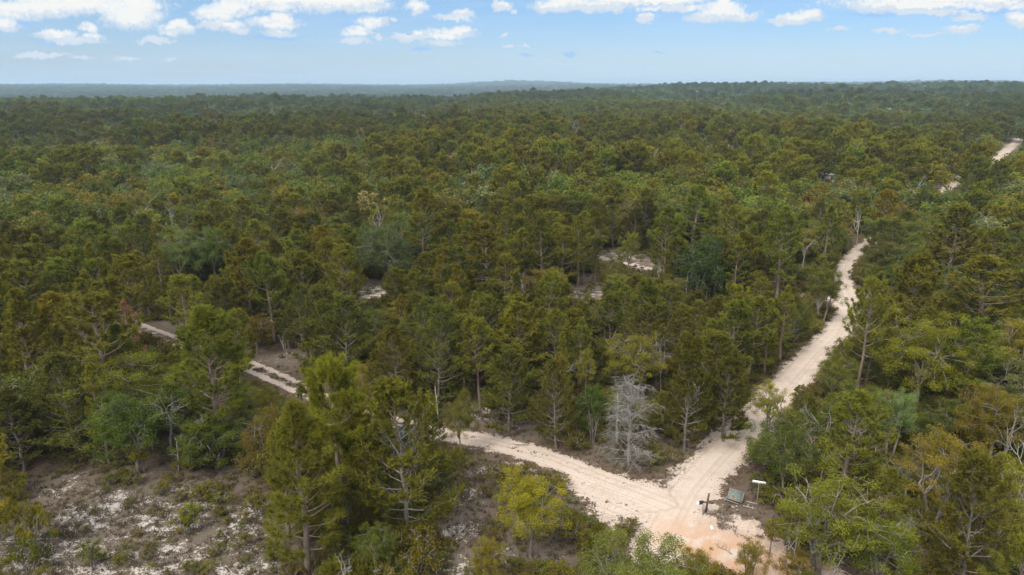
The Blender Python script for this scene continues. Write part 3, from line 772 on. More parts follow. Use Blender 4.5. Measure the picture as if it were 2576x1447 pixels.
HERO = [
 # kind, variant, px, top, base, width px, colour, label, name, category, landmark phrase
 ('oak',2,1335,1188,1402,185,(1.75,1.55,.6),"lone bushy yellow-green oak with a slim pale trunk in scrub beside the sandy track",'oak_tree','oak',"the lone yellow-green oak"),
 ('oak',3,1228,1345,1500,100,(1.8,1.6,.65),"small yellow-green oak bush hugging the foot of the lone yellow oak",'oak_tree','oak',None),
 ('round',1,1600,1368,1620,350,(1.1,1.3,1.5),"broad grey-green oak crown cut off by the bottom edge below the crossing",'oak_tree','oak',"the broad grey-green oak"),
 ('loose',0,2065,1180,1470,320,(1.15,1.32,.8),"bright green spreading oak with several pale stems behind the bleached forked snag",'oak_tree','oak',"the many-stemmed bright oak"),
 ('loose',2,2190,1290,1500,200,(1.0,1.25,.8),"low green oak filling the gap under the many-stemmed bright oak",'oak_tree','oak',None),
 ('snag',0,2085,1345,1520,150,GRY,"bleached forked snag crusted with lichen at the orange sand's edge",'dead_tree','dead tree',"the bleached forked snag"),
 ('snag',3,1995,1275,1440,90,GRY,"thin lichen-grey dead sapling leaning over the orange sand",'dead_tree','dead tree',None),
 ('loose',1,1745,1378,1510,110,(1.4,1.1,.6),"thin yellowish oak top overlapping the orange sand at the picture's bottom",'oak_tree','oak',None),
 ('loose',2,1880,1350,1490,90,(1.5,1.2,.6),"sparse yellow-brown young oak standing on the orange sand",'oak_tree','oak',"the sparse oak on orange sand"),
 ('loose',1,1985,1385,1520,110,(1.4,1.15,.65),"ragged yellowish oak crowding the foot of the bleached forked snag",'oak_tree','oak',None),
 ('oak',1,1965,1035,1262,200,(.72,1.0,.85),"large dark green oak overhanging the road just behind the street sign",'oak_tree','oak',"the dark oak behind the street sign"),
 ('slash',3,2110,985,1290,175,(1.0,1.05,.85),"open-topped pine with bare grey lower limbs rising out of the oaks near the street sign",'pine_tree','pine',"the open-topped pine"),
 ('loose',0,1930,962,1110,120,(1.5,1.35,.6),"small yellow-green oak leaning over the road's bend above the crossing",'oak_tree','oak',"the roadside yellow oak"),
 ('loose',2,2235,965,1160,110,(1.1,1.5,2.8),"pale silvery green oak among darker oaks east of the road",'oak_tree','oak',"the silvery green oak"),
 ('oak',1,2300,785,1040,290,(1.35,1.4,.55),"huge rounded bright yellow-green oak with lichen-grey twigs on its top",'oak_tree','oak',"the huge bright oak"),
 ('open',0,2150,698,1010,125,(1.05,1.0,.9),"slender see-through pine with a bare reddish trunk standing in front of the road",'pine_tree','pine',"the see-through roadside pine"),
 ('oak',3,2065,662,812,95,(.85,.95,.6),"neat rounded dark olive oak at the road's bend with light showing under it",'oak_tree','oak',"the neat oak at the bend"),
 ('oak',0,2090,885,1020,100,(1.2,1.3,.8),"light green oak spray overlapping the pale road below the see-through pine",'oak_tree','oak',None),
 ('slash',0,2262,640,940,170,(1.05,.98,.8),"dense olive pine with a straight trunk east of the road's bend",'pine_tree','pine',"the dense pine east of the bend"),
 ('slash',2,2440,640,900,200,(1.05,.95,.85),"broad brownish olive pine with layered boughs above the huge bright oak",'pine_tree','pine',"the layered brownish pine"),
 ('slash',1,2370,520,760,160,(.98,.95,.8),"full-crowned olive pine rising behind the layered brownish pine",'pine_tree','pine',None),
 ('pompom',0,865,935,1292,160,(1.2,1.2,.65),"pine with a big rounded head of bright pompom needles above the two-rut track",'pine_tree','pine',"the round-headed pompom pine"),
 ('pompom',0,925,1075,1300,120,(1.1,1.15,.75),"lower pompom-needled pine pressed under the round-headed pine",'pine_tree','pine',None),
 ('silver',0,1030,975,1345,270,(1.15,1.15,.7),"large scrub pine with a bare silver top, half hiding a parked car",'scrub_pine','scrub pine',"the silver-topped scrub pine"),
 ('pompom',1,775,1020,1440,215,(1.1,1.15,.9),"long-needled young pine reaching from the clearing's edge to the track",'pine_tree','pine',"the clearing's tallest pine"),
 ('pompom',2,560,765,1150,215,(.98,1.12,.85),"large soft green pine with a pale trunk between the pine stand and the track",'pine_tree','pine',"the big soft green pine"),
 ('redpine',0,345,752,985,85,GRY,"dead pine covered in rust-red needles beside the far two-rut track",'dead_tree','dead tree',"the rust-red dead pine"),
 ('oak',0,350,985,1190,215,(.62,.88,.7),"dark green rounded oak at the upper edge of the white-sand clearing",'oak_tree','oak',"the dark oak above the clearing"),
 ('oak',3,540,1045,1175,190,(.60,.85,.6),"dark leafy oak bush under the big soft green pine",'oak_tree','oak',"the dark oak under the soft pine"),
 ('sapling',0,362,1105,1185,62,(1.8,1.75,.6),"bright yellow sapling in front of the dark oak above the clearing",'sapling','sapling',None),
 ('sapling',1,625,1088,1175,36,(1.8,1.7,.6),"thin yellow-green sapling standing by itself on brown litter beside the dark oak",'sapling','sapling',None),
 ('grey',0,1582,965,1168,165,GRY,"leafless silver-grey tree with drooping lichened twigs above the crossing",'dead_tree','dead tree',"the silver-grey leafless tree"),
 ('scrub',4,1400,918,1130,130,(1.0,1.0,.85),"airy scrub pine with spidery grey limbs on the verge above the track",'scrub_pine','scrub pine',"the airy scrub pine on the verge"),
 ('scrub',1,1278,880,1085,150,(.9,.92,.8),"grey-limbed dark scrub pine beside the white-flecked verge",'scrub_pine','scrub pine',"the dark scrub pine on the verge"),
 ('slash',0,1310,762,985,140,(1.2,1.15,.8),"yellowish tufted pine towering over the dark scrub pine on the verge",'pine_tree','pine',"the yellowish tufted pine"),
 ('oak',3,1490,958,1112,95,(.5,.85,.55),"deep green leafy oak between the airy scrub pine and the silver-grey tree",'oak_tree','oak',None),
 ('scrub',4,1100,778,1025,170,(.85,.95,.9),"scrub pine with a long bare grey trunk and fanned branches showing through",'scrub_pine','scrub pine',"the bare-trunked scrub pine"),
 ('scrub',1,880,758,960,140,(.9,.95,.85),"scrub pine with pale bare branches fanning through its crown beyond the pompom pine",'scrub_pine','scrub pine',None),
 ('scrub',0,1722,858,1130,140,(.95,.95,.75),"tall dense scrub pine just above the crossing's far verge",'scrub_pine','scrub pine',"the tall scrub pine over the verge"),
 ('scrub',2,1820,880,1110,140,(.9,.92,.75),"dark bristly scrub pine lining the road above the crossing",'scrub_pine','scrub pine',"the roadside scrub pine"),
 ('loose',0,1600,835,1020,170,(1.5,1.45,.65),"lichen-tipped yellow-green oak behind the silver-grey leafless tree",'oak_tree','oak',"the lichen-tipped oak"),
 ('loose',1,1472,880,1020,60,(1.5,1.45,.7),"slight yellow-green oak on thin stems beside the lichen-tipped oak",'oak_tree','oak',None),
 ('snag',2,1660,835,1010,80,GRY,"twisted pale dead branches behind the lichen-tipped oak",'dead_tree','dead tree',None),
 ('stump',0,1722,686,790,16,(1,1,1),"broken pinkish-white trunk standing upright in the middle of the wood",'dead_tree','dead tree',"the broken white trunk"),
 ('stump',1,1773,735,795,12,(1,1,1),"short split white stump beside the broken white trunk",'dead_tree','dead tree',None),
 ('stump',1,1832,712,790,14,(1,1,1),"thin bleached stub near the dark round oak",'dead_tree','dead tree',None),
 ('round',0,1758,588,775,140,(.32,.55,.5),"very dark round oak rising from the middle of the wood",'oak_tree','oak',"the very dark round oak"),
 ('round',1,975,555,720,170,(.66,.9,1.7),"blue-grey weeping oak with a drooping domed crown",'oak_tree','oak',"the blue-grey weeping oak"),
 ('longleaf',0,1065,492,690,105,(1.1,1.05,.8),"flat-topped pine with a bare crooked trunk next to the blue-grey weeping oak",'pine_tree','pine',None),
 ('slash',0,1740,468,640,110,(1.05,1.25,.8),"tall bright green pine poking above the canopy beyond the very dark round oak",'pine_tree','pine',"the tall bright green pine"),
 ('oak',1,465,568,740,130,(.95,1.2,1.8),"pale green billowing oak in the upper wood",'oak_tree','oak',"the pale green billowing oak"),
 ('oak',4,545,572,730,110,(.75,1.1,.9),"mid green mossy oak touching the pale green billowing oak",'oak_tree','oak',None),
 ('snag',2,2015,578,690,75,GRY,"grey dead oak with a white trunk and hanging moss before the road's far bend",'dead_tree','dead tree',"the mossy dead oak"),
 ('slash',3,1950,520,770,110,(.95,1.1,.9),"tall feathery pine with two bare raised arms on its trunk",'pine_tree','pine',None),
 ('snag',1,1322,672,760,46,GRY,"crooked white dead branches sticking out of the centre of the wood",'dead_tree','dead tree',"the crooked white branches"),
 ('snag',0,1212,662,740,38,GRY,"pale forked dead top between darker scrub pines",'dead_tree','dead tree',None),
 ('snag',3,1655,645,720,34,GRY,"antler-like dead top beside the small sand trail",'dead_tree','dead tree',None),
 ('snag',1,955,505,600,40,GRY,"white dead twigs over the blue-grey weeping oak",'dead_tree','dead tree',None),
 ('snag',2,440,492,610,50,GRY,"tangled grey dead limbs among the upper pines",'dead_tree','dead tree',None),
 ('snag',3,2155,505,620,56,GRY,"pale dead limbs lying over the canopy near the road's far bend",'dead_tree','dead tree',None),
 ('snag',2,2510,1020,1230,100,GRY,"tall silvery dead oak draped in lichen among the oaks at the eastern edge",'dead_tree','dead tree',"the silvery draped snag"),
 ('snag',0,2545,1110,1300,120,GRY,"crooked cream-coloured dead crown below the silvery draped snag",'dead_tree','dead tree',None),
 ('scrub',3,2405,1165,1500,270,(1.1,1.05,.85),"wide scrub pine with a pale forked bare trunk at the bottom among the oaks",'scrub_pine','scrub pine',"the wide forked scrub pine"),
 ('loose',0,2330,1085,1330,230,(1.4,1.05,.75),"rusty brown-green oak with crooked dark limbs above the wide forked scrub pine",'oak_tree','oak',"the rusty oak"),
 ('oak',4,2480,985,1190,200,(1.35,1.15,.7),"yellow-brown oak with pale curling limbs near the silvery draped snag",'oak_tree','oak',None),
 ('loose',1,2500,1160,1400,190,(1.35,1.3,.8),"lichen-limbed light green oak crowding the eastern edge",'oak_tree','oak',None),
 ('snag',1,1540,822,900,55,GRY,"bristly pale dead top over a yellow oak in the centre",'dead_tree','dead tree',None),
 ('snag',1,722,830,905,32,GRY,"little whitish dead tree standing on open litter near the track",'dead_tree','dead tree',"the little whitish dead tree"),
 ('oak',0,1160,985,1150,95,(1.1,1.05,.8),"slim olive oak leaning over the two-rut track",'oak_tree','oak',None),
 ('sapling',0,762,948,1030,48,(1.0,1.1,.7),"thin dark-leaved sapling straddling the two-rut track's ruts",'sapling','sapling',None),
 ('shrub',0,100,1262,1400,92,(1.7,1.6,.6),"upright yellow-green shrub in the white-sand clearing's corner",'shrub','shrub',None),
 ('shrub',1,78,1345,1440,95,(.85,1.0,.55),"dark leafy shrub below the upright yellow shrub in the clearing",'shrub','shrub',None),
 ('shrub',2,233,1352,1432,58,(.8,1.0,.45),"small dark green pointed shrub alone among white sand patches",'shrub','shrub',None),
 ('shrub',2,482,1255,1340,50,(1.5,1.7,.5),"bright green upright shrub in the middle of the clearing",'shrub','shrub',None),
 ('shrub',0,520,1215,1260,85,(1.1,1.0,.5),"low olive shrub at the clearing's upper edge",'shrub','shrub',None),
 ('shrub',1,465,1285,1345,70,(1.1,1.0,.55),"low brownish shrub at the foot of the bright green shrub",'shrub','shrub',None),
 ('shrub',0,650,1235,1300,75,(1.2,1.1,.5),"olive shrub beneath the clearing's tallest pine",'shrub','shrub',None),
 ('shrub',1,1060,1310,1395,110,(1.1,.95,.6),"domed brownish shrub under the silver-topped scrub pine",'shrub','shrub',None),
 ('shrub',0,1058,1372,1470,125,(.95,.8,.45),"dark brown-green rounded bush at the bottom edge near the white sand path",'shrub','shrub',None),
 ('shrub',1,0,1395,1470,110,(1.6,1.5,.6),"yellow-green bush cut by the picture's lower corner",'shrub','shrub',None),
 ('sapling',1,1935,1300,1400,40,(1.3,1.1,.6),"wispy sapling at the edge of the brown litter beyond the fallen board",'sapling','sapling',None),
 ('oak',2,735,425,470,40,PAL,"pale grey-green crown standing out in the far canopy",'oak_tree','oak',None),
 ('slender',0,1840,600,770,60,(1.0,1.05,.9),"narrow pine between the very dark round oak and the road's bend",'pine_tree','pine',None),
 ('oak',2,1580,575,700,60,(1.2,1.3,.6),"bright bushy young oak beside the small sand trail",'oak_tree','oak',"the small sand trail"),
]
for hrow in HERO: hero(*hrow)
for q in ((2010,1180,"the street sign"),(1700,1150,"the crossing"),(2120,720,"the road's bend"),(250,1290,"the white-sand clearing"),(430,850,"the far two-rut track"),(2390,470,"the distant road"),(150,780,"the dense pine stand"),(80,1000,"the tall dark pines"),(1480,740,"the brushy glade"),(650,660,"the western thicket")):
    NOTES.append(q)

# ---- parts of the ground and road that stay open to view (in picture coordinates of this plan)
KEEP = [[(1455,1290),(1650,1185),(1760,1140),(1850,1075),(1885,1100),(1870,1165),(1805,1240),(1765,1300),(1960,1385),(2000,1447),(1850,1447),(1700,1335),(1580,1330)],
 [(1115,1090),(1210,1090),(1400,1155),(1600,1200),(1600,1320),(1440,1260),(1300,1185),(1180,1150)],
 [(1130,1010),(1240,1030),(1400,1120),(1640,1170),(1640,1190),(1500,1195),(1280,1110)],
 [(1960,990),(1975,945),(2075,850),(2100,790),(2092,670),(2130,635),(2185,612),(2160,690),(2150,800),(2120,880),(2060,950),(2010,975)],
 [(2490,400),(2530,355),(2570,335),(2570,375),(2500,420)],[(2372,458),(2412,458),(2408,474),(2372,474)],
 [(655,925),(690,925),(790,985),(790,1010),(745,998),(660,955)],[(345,825),(450,853),(460,880),(350,855)],
 [(0,1215),(180,1150),(300,1185),(650,1190),(690,1447),(0,1447)],
 [(1120,1447),(1110,1350),(1180,1180),(1260,1170),(1290,1200),(1240,1300),(1200,1380),(1200,1447)],[(1400,1250),(1460,1230),(1470,1330),(1430,1370)],
 [(1740,1200),(1900,1180),(1930,1290),(1980,1390),(1830,1340)],[(1505,622),(1600,632),(1650,655),(1650,686),(1515,676)],[(1440,718),(1508,715),(1508,762),(1450,765)],
 [(660,890),(740,890),(740,930),(690,930)],[(1540,1110),(1640,1110),(1740,1140),(1650,1190),(1520,1180)],[(2070,444),(2096,444),(2096,456),(2070,456)],[(2000,733),(2040,733),(2040,748),(2000,748)],[(1632,855),(1680,825),(1695,900),(1660,930)],[(895,695),(958,695),(958,770),(900,770)],[(700,885),(760,880),(790,930),(740,945)],[(1828,362),(1842,362),(1842,384),(1828,384)],[(1057,286),(1069,286),(1069,298),(1057,298)],[(2050,735),(2100,735),(2100,755),(2050,755)],[(2195,715),(2250,715),(2250,745),(2195,745)],[(1200,1385),(1450,1385),(1450,1447),(1200,1447)],[(985,1090),(1060,1090),(1060,1125),(985,1125)],[(2230,272),(2243,272),(2243,286),(2230,286)]]
def inside(px, py, poly):
    c = False; n = len(poly); j = n - 1
    for i in range(n):
        xi, yi = poly[i]; xj, yj = poly[j]
        if (yi > py) != (yj > py) and px < (xj - xi) * (py - yi) / (yj - yi) + xi: c = not c
        j = i
    return c
HSHAPE = []
for (x, y, rr, h, wd, px, pt, _) in TREES:
    ft = y * cP + (H - h * .6) * sP
    _, pb = proj(x, y, 0)
    HSHAPE.append((px, pt + .42 * (pb - pt), .36 * wd * 1717 / ft, .36 * (pb - pt), math.hypot(x, y)))
KBOX = [(min(q[0] for q in p_), max(q[0] for q in p_), min(q[1] for q in p_), max(q[1] for q in p_)) for p_ in KEEP]
def hides(x, y, h, wd, hero_test=True):
    ft = y * cP + (H - h * .6) * sP
    hw = wd * .40 * 1717 / ft
    pts = []
    bx, by0 = proj(x, y, h); _, by1 = proj(x, y, 0)
    cand_ = [p_ for p_, b_ in zip(KEEP, KBOX) if b_[0] < bx + hw + 3 and b_[1] > bx - hw - 3 and b_[2] < by1 and b_[3] > by0]
    for f in (.04, .14, .24, .34, .44, .54, .64, .74, .84, .94, 1.02) if cand_ else ():
        px, py = proj(x, y, h * f)
        k = hw * (1.0 if .25 < f < .9 else .3)
        pts += [(px - k, py), (px, py), (px + k, py)]
    for poly in cand_:
        for p in pts:
            if inside(p[0], p[1], poly): return True
    if hero_test:
        d = math.hypot(x, y)
        tx, ty = proj(x, y, h * .93)
        for (cx, cy, ax, ay, dd) in HSHAPE:
            if d < dd - .5 and ((tx - cx) / (ax + hw * .5)) ** 2 + ((ty - cy) / ay) ** 2 < 1: return True
            if d < dd - .5 and ((tx - cx) / (ax + hw * .5)) ** 2 < 1 and ty < cy and ty > cy - 2.2 * ay: return True
    return False
def n2(x, y, s, o=0.0):
    return .5 + .25 * (math.sin(x / s + o) + math.sin(y / s * 1.1 + 1.7 * o + .6 * math.sin(x / s * .7))) 
def colour(kind, x, y, far=False):
    u = random.random()
    if kind == 'pine':
        c = random.choice([OLV, OLV, OLV, (1.1, 1.08, .75), (.95, 1.1, .9), (1.08, 1.0, .75), (.85, .92, .85)])
        if u < .06: c = ORA
    elif kind == 'scrub':
        c = random.choice([OLV, MUD, (.9, .95, .9), (1.1, 1.0, .75), (.85, .9, .85)])
    else:
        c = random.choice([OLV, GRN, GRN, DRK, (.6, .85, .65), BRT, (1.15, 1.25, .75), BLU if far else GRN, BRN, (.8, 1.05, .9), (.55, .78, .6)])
        if u < .06: c = YEL
        elif u < .12: c = PAL
        elif u < .135: c = TAN
    j = random.uniform(.85, 1.12)
    return tuple(q * j for q in c)
FILL = []
LIM = {'pine': 300, 'scrub': 300, 'oak': 300, 'dead': 46}
have = {'pine': COUNT.get('pine_tree', 0), 'scrub': COUNT.get('scrub_pine', 0), 'oak': COUNT.get('oak_tree', 0), 'dead': 0}
cell = {}
def near_ok(x, y, r_):
    i, j = int(x // 4), int(y // 4)
    for a in (-1, 0, 1):
        for b in (-1, 0, 1):
            for (X, Y, Q) in cell.get((i + a, j + b), ()):
                if (X - x) ** 2 + (Y - y) ** 2 < (r_ + Q) ** 2: return False
    return True
def put_cell(x, y, r_): cell.setdefault((int(x // 4), int(y // 4)), []).append((x, y, r_))
for T in TREES: put_cell(T[0], T[1], min(T[2] * 1.0, 1.9))
cand = []
for _ in range(26000):
    d = math.sqrt(random.uniform(31 ** 2, 150 ** 2)); a = random.uniform(-R(42), R(42))
    cand.append((d, a))
cand.sort(key=lambda q: q[0])
R_FILL = 150
for d, a in cand:
    x, y = d * math.sin(a), d * math.cos(a)
    px, py = proj(x, y, 0)
    if px < -170 or px > 2750 or py > 1720: continue
    if px < 700 and py > 1080: pp = (.12, .28, .6)
    elif px < 480: pp = (.74, .12, .14)
    elif px > 1850 + max(0, (900 - py)) * .9: pp = (.22, .13, .65)
    elif py > 760: pp = (.16, .46, .38)
    else: pp = (.36, .18, .46)
    q_ = n2(x, y, 13, .7); pp = (pp[0] * (.4 + 1.2 * q_), pp[1], pp[2] * (1.6 - 1.2 * q_))
    k = random.choices(('pine', 'scrub', 'oak'), pp)[0]
    if random.random() < .10 and have['dead'] < 46: k = 'dead'
    if have[k] >= LIM[k]:
        k = min(('pine', 'scrub', 'oak'), key=have.get)
        if have[k] >= LIM[k]: break
    if k == 'pine':
        h = (random.triangular(6, 14, 10.5) if px < 480 or d > 80 else random.triangular(5, 11, 9)); sub = random.choices(('slash', 'longleaf', 'slender', 'open'), (.25, .5, .2, .05) if px > 480 else (.15, .2, .62, .03))[0]; sp = 1.45
    elif k == 'scrub': h = random.triangular(4.5, 10, 8.5); sub = 'scrub'; sp = 1.75
    elif k == 'dead': h = random.uniform(3.5, 7.5); sub = random.choice(('snag', 'snag', 'snag', 'snag', 'stump')); sp = .8
    else: h = random.triangular(3.5, 10, 7); sub = random.choices(('oak', 'loose', 'round'), (.6, .25, .15))[0]; sp = 1.8
    if d < 52 and px > 1400: h *= .88
    pr_i = random.choice((2, 4)) if sub == 'snag' else random.randrange(len(PR[sub])); pr = PR[sub][pr_i]
    wd = pr.w * h / pr.h * random.uniform(.95, 1.2) * (1.0 if d < 65 else 1.28)
    if not near_ok(x, y, sp if d < 75 else sp * 1.22): continue
    if dist_path(np.array([x]), np.array([y]), MAIN)[0][0] < (2.6 if d < 80 else (2.0 if d < 146 else .7)) or dist_path(np.array([x]), np.array([y]), LEFT)[0][0] < 2.2: continue
    if hides(x, y, h, wd, True):
        h *= .55; wd *= .6
        if hides(x, y, h, wd, True) or h < 3: continue
    put_cell(x, y, sp)
    have[k] += 1
    FILL.append((k, sub, pr_i, x, y, h, wd, px, py))
    TREES.append((x, y, sp, h, wd, px, py, False))
    R_FILL = d
print("fill", have, "radius", round(R_FILL, 1))

# ---- labels of the many: look + what they stand beside, told apart by order
NAMES = {'pine': ('pine_tree', 'pine'), 'scrub': ('scrub_pine', 'scrub pine'), 'oak': ('oak_tree', 'oak'), 'dead': ('dead_tree', 'dead tree')}
LOOK = {'snag': 'crooked dead tree', 'grey': 'twiggy leafless tree', 'stump': 'broken dead trunk', 'slash': 'full-crowned pine', 'longleaf': 'bare-stemmed tufted pine', 'slender': 'narrow upright pine', 'open': 'gappy thin pine', 'scrub': 'feathery scrub pine', 'oak': 'bushy oak', 'loose': 'loose-crowned oak', 'round': 'domed oak'}
ORD = ['', 'second ', 'third ', 'fourth ', 'fifth ', 'sixth ', 'seventh ', 'eighth ', 'ninth ', 'tenth ', 'eleventh ', 'twelfth ', 'thirteenth ', 'fourteenth ', 'fifteenth ']
def hue(c):
    r_, g_, b_ = c
    if b_ > 1.9: return 'pale greyish'
    if r_ > 1.3 and g_ > 1.15: return 'yellowish'
    if r_ > 1.2: return 'brownish'
    if r_ < .7: return 'dark green'
    if g_ > r_ * 1.12: return 'fresh green'
    if r_ < .9: return 'dull olive'
    return 'olive'
buckets = {}
built = []
for (k, sub, pi, x, y, h, wd, px, py) in FILL:
    c = colour(k, x, y)
    size = 'small' if h < 5.5 else ('mid-sized' if h < 8 else 'tall')
    ln = sorted(NOTES, key=lambda n_: (n_[0] - px) ** 2 + ((n_[1] - py) * 2.0) ** 2)[:1][0]
    rel = 'behind' if py < ln[1] - 25 else ('in front of' if py > ln[1] + 25 else 'beside')
    key = (size, hue(c) if k != 'dead' else 'pale grey', LOOK[sub], rel, ln[2])
    dd = (ln[0] - px) ** 2 + ((ln[1] - py) * 2) ** 2
    buckets.setdefault(key, []).append(len(built)); built.append((k, sub, pi, x, y, h, wd, c, key, dd))
order = {}
for key, idx in buckets.items():
    idx.sort(key=lambda i: built[i][9])
    for n_, i in enumerate(idx): order[i] = n_
for i, (k, sub, pi, x, y, h, wd, c, key, dd) in enumerate(built):
    o_ = ORD[min(order[i], 14)]
    lab = "%s%s %s %s %s %s" % (o_, key[0], key[1], key[2], key[3], key[4])
    nm, cat = NAMES[k]
    plant(nm, PR[sub][pi], x, y, h, wd, None, c, lab, cat, {'pine': "pines of the scrub wood", 'scrub': "scrub pines of the wood", 'oak': "oaks of the scrub wood", 'dead': "dead trees of the wood"}[k], (random.uniform(-.05, .05), random.uniform(-.05, .05)))

# ---- distant forest as one mass
def far_forest():
    pts, sc, rz, pi, ic = [], [], [], [], []
    d = R_FILL - 8
    real = {}
    for T in TREES: real.setdefault((int(T[0] // 5), int(T[1] // 5)), []).append((T[0], T[1]))
    rf = random.Random(5)
    while d < 9000:
        s = 5.2 if d < 550 else 5.2 + (d - 550) * .0058
        amax = R(44)
        n = int(2 * amax * d / s)
        for q in range(n):
            a = -amax + 2 * amax * (q + rf.random()) / n; dd = d + s * rf.uniform(-.5, .5)
            x, y = dd * math.sin(a), dd * math.cos(a)
            if dd < 175:
                bad = False
                for I in (-1, 0, 1):
                    for J in (-1, 0, 1):
                        for (X, Y) in real.get((int(x // 5) + I, int(y // 5) + J), ()):
                            if (X - x) ** 2 + (Y - y) ** 2 < 10: bad = True
                if bad: continue
            hh = rf.triangular(5.5, 14.5, 9.5) * (1 + .12 * math.sin(x / 37) * math.cos(y / 31))
            grow = 1.14 if s < 5.4 else 1.14 + (s - 5.4) * .10
            pn = n2(x, y, 70, 1.0) * .5 + n2(x, y, 23, 2.0) * .5
            v = rf.random()
            pn = min(1, max(0, (pn - .5) * 2.4 + .5))
            kind = 'pine' if v < .10 + .75 * pn else ('oak' if v < .92 else 'scrub'); hh *= .84 + .32 * pn
            px, py = proj(x, y, 0)
            if 1600 < px < 2500 and 235 < py < 300 and rf.random() < .5: kind = 'oak'
            if kind == 'pine': i_ = rf.choice((0, 1)); w0 = 1.05
            elif kind == 'scrub': i_ = 2; w0 = 1.0; hh *= .8
            else: i_ = rf.choice((3, 4, 5)); w0 = 1.0; hh *= .82
            if rf.random() < .03: i_ = 6; w0 = .8
            P_ = PR['lod'][i_]
            if dd < 560:
                g = np.array([x, y])
                if DM(x, y) < (.8 if dd < 262 else 2.6): continue
                if hides(x, y, hh, 6.5, False): continue
            elif dd < 900 and 2205 < px < 2285 and hides(x, y, hh, 5, False): continue
            z = HG(x, y)
            st = hh / P_.h
            gx = st * min(grow, 6) * rf.uniform(.9, 1.15) * w0
            pts.append((x, y, z - (.0 if s < 6 else .5))); sc.append((gx, gx, st * (1 + min(.5, (grow - 1) * .12)))); rz.append(rf.uniform(0, 6.28)); pi.append(i_)
            c = colour(kind, x, y, True); fk = min(1, max(0, (dd - 350) / 900)); c = (c[0] * (1 - .22 * fk), c[1] * (1 + .02 * fk), c[2] * (1 + 1.6 * fk))  # far crowns turn bluer with distance: haze put into the leaf colour
            m = .84 + .45 * n2(x, y, 110, .3)  # broad tone patches: tree variation, plus cloud shadow put into the crown colours
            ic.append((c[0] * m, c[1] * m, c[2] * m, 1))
        d += s * .93
    return pts, sc, rz, pi, ic
_mp = [(p[0], p[1]) for p in MAIN]
def DM(x, y):
    b = 1e9
    for (x0, y0), (x1, y1) in zip(_mp[8:-1], _mp[9:]):
        dx, dy = x1 - x0, y1 - y0
        t = min(1, max(0, ((x - x0) * dx + (y - y0) * dy) / (dx * dx + dy * dy)))
        q = (x - x0 - t * dx) ** 2 + (y - y0 - t * dy) ** 2
        if q < b: b = q
    return math.sqrt(b)
# height lookup, polar table (fast)
_da = np.linspace(R(-50), R(50), 401); _dd = np.concatenate([np.linspace(0, 400, 5), 400 * 1.012 ** np.arange(1, 300)])
_A, _D = np.meshgrid(_da, _dd); _HT = hgt(_D * np.sin(_A), _D * np.cos(_A))
def HG(x, y):
    d = math.hypot(x, y)
    if d < 440: return 0.0
    return float(hgt(x, y)) if False else float(_HT[min(int(np.searchsorted(_dd, d)), len(_dd) - 1), min(400, max(0, int((math.atan2(x, y) + R(50)) / R(100) * 400 + .5)))])
pts, sc, rz, pi, ic = far_forest()
print("far trees", len(pts))
# one real tree of each light kind stands at the near edge of the far wood and lends its shape to it
lend = []
for i, P_ in enumerate(PR['lod']):
    a = R(-30 + 11 * i); d = R_FILL + 6
    kd = ('pine', 'pine', 'scrub', 'oak', 'oak', 'oak', 'dead')[i]; nm, cat = NAMES[kd]
    lend.append(plant(nm, P_, d * math.sin(a), d * math.cos(a), 9, None, None, OLV, ["olive round-topped pine at the rim of the far wood by the western thicket", "pointed olive pine at the rim of the far wood", "scrub pine at the rim of the far wood", "olive oak at the rim of the far wood", "tall olive oak at the rim of the far wood past the dark round oak", "low wide olive oak at the rim of the far wood", "grey dead tree at the rim of the far wood beside the distant road"][i], cat)[1:])
fm_ = bpy.data.meshes.new("distant_forest")
fm_.from_pydata(pts, [], [])
def A_(name, typ, data, key):
    q = fm_.attributes.new(name, typ, 'POINT'); q.data.foreach_set(key, np.asarray(data, np.float32 if key != 'value' or typ != 'INT' else np.int32).ravel())
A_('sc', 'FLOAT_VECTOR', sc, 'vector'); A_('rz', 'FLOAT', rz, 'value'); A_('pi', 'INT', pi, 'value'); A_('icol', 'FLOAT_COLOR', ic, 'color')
forest = link(bpy.data.objects.new("distant_forest", fm_)); rec(forest, "endless green canopy of the far scrub forest", kind="stuff")
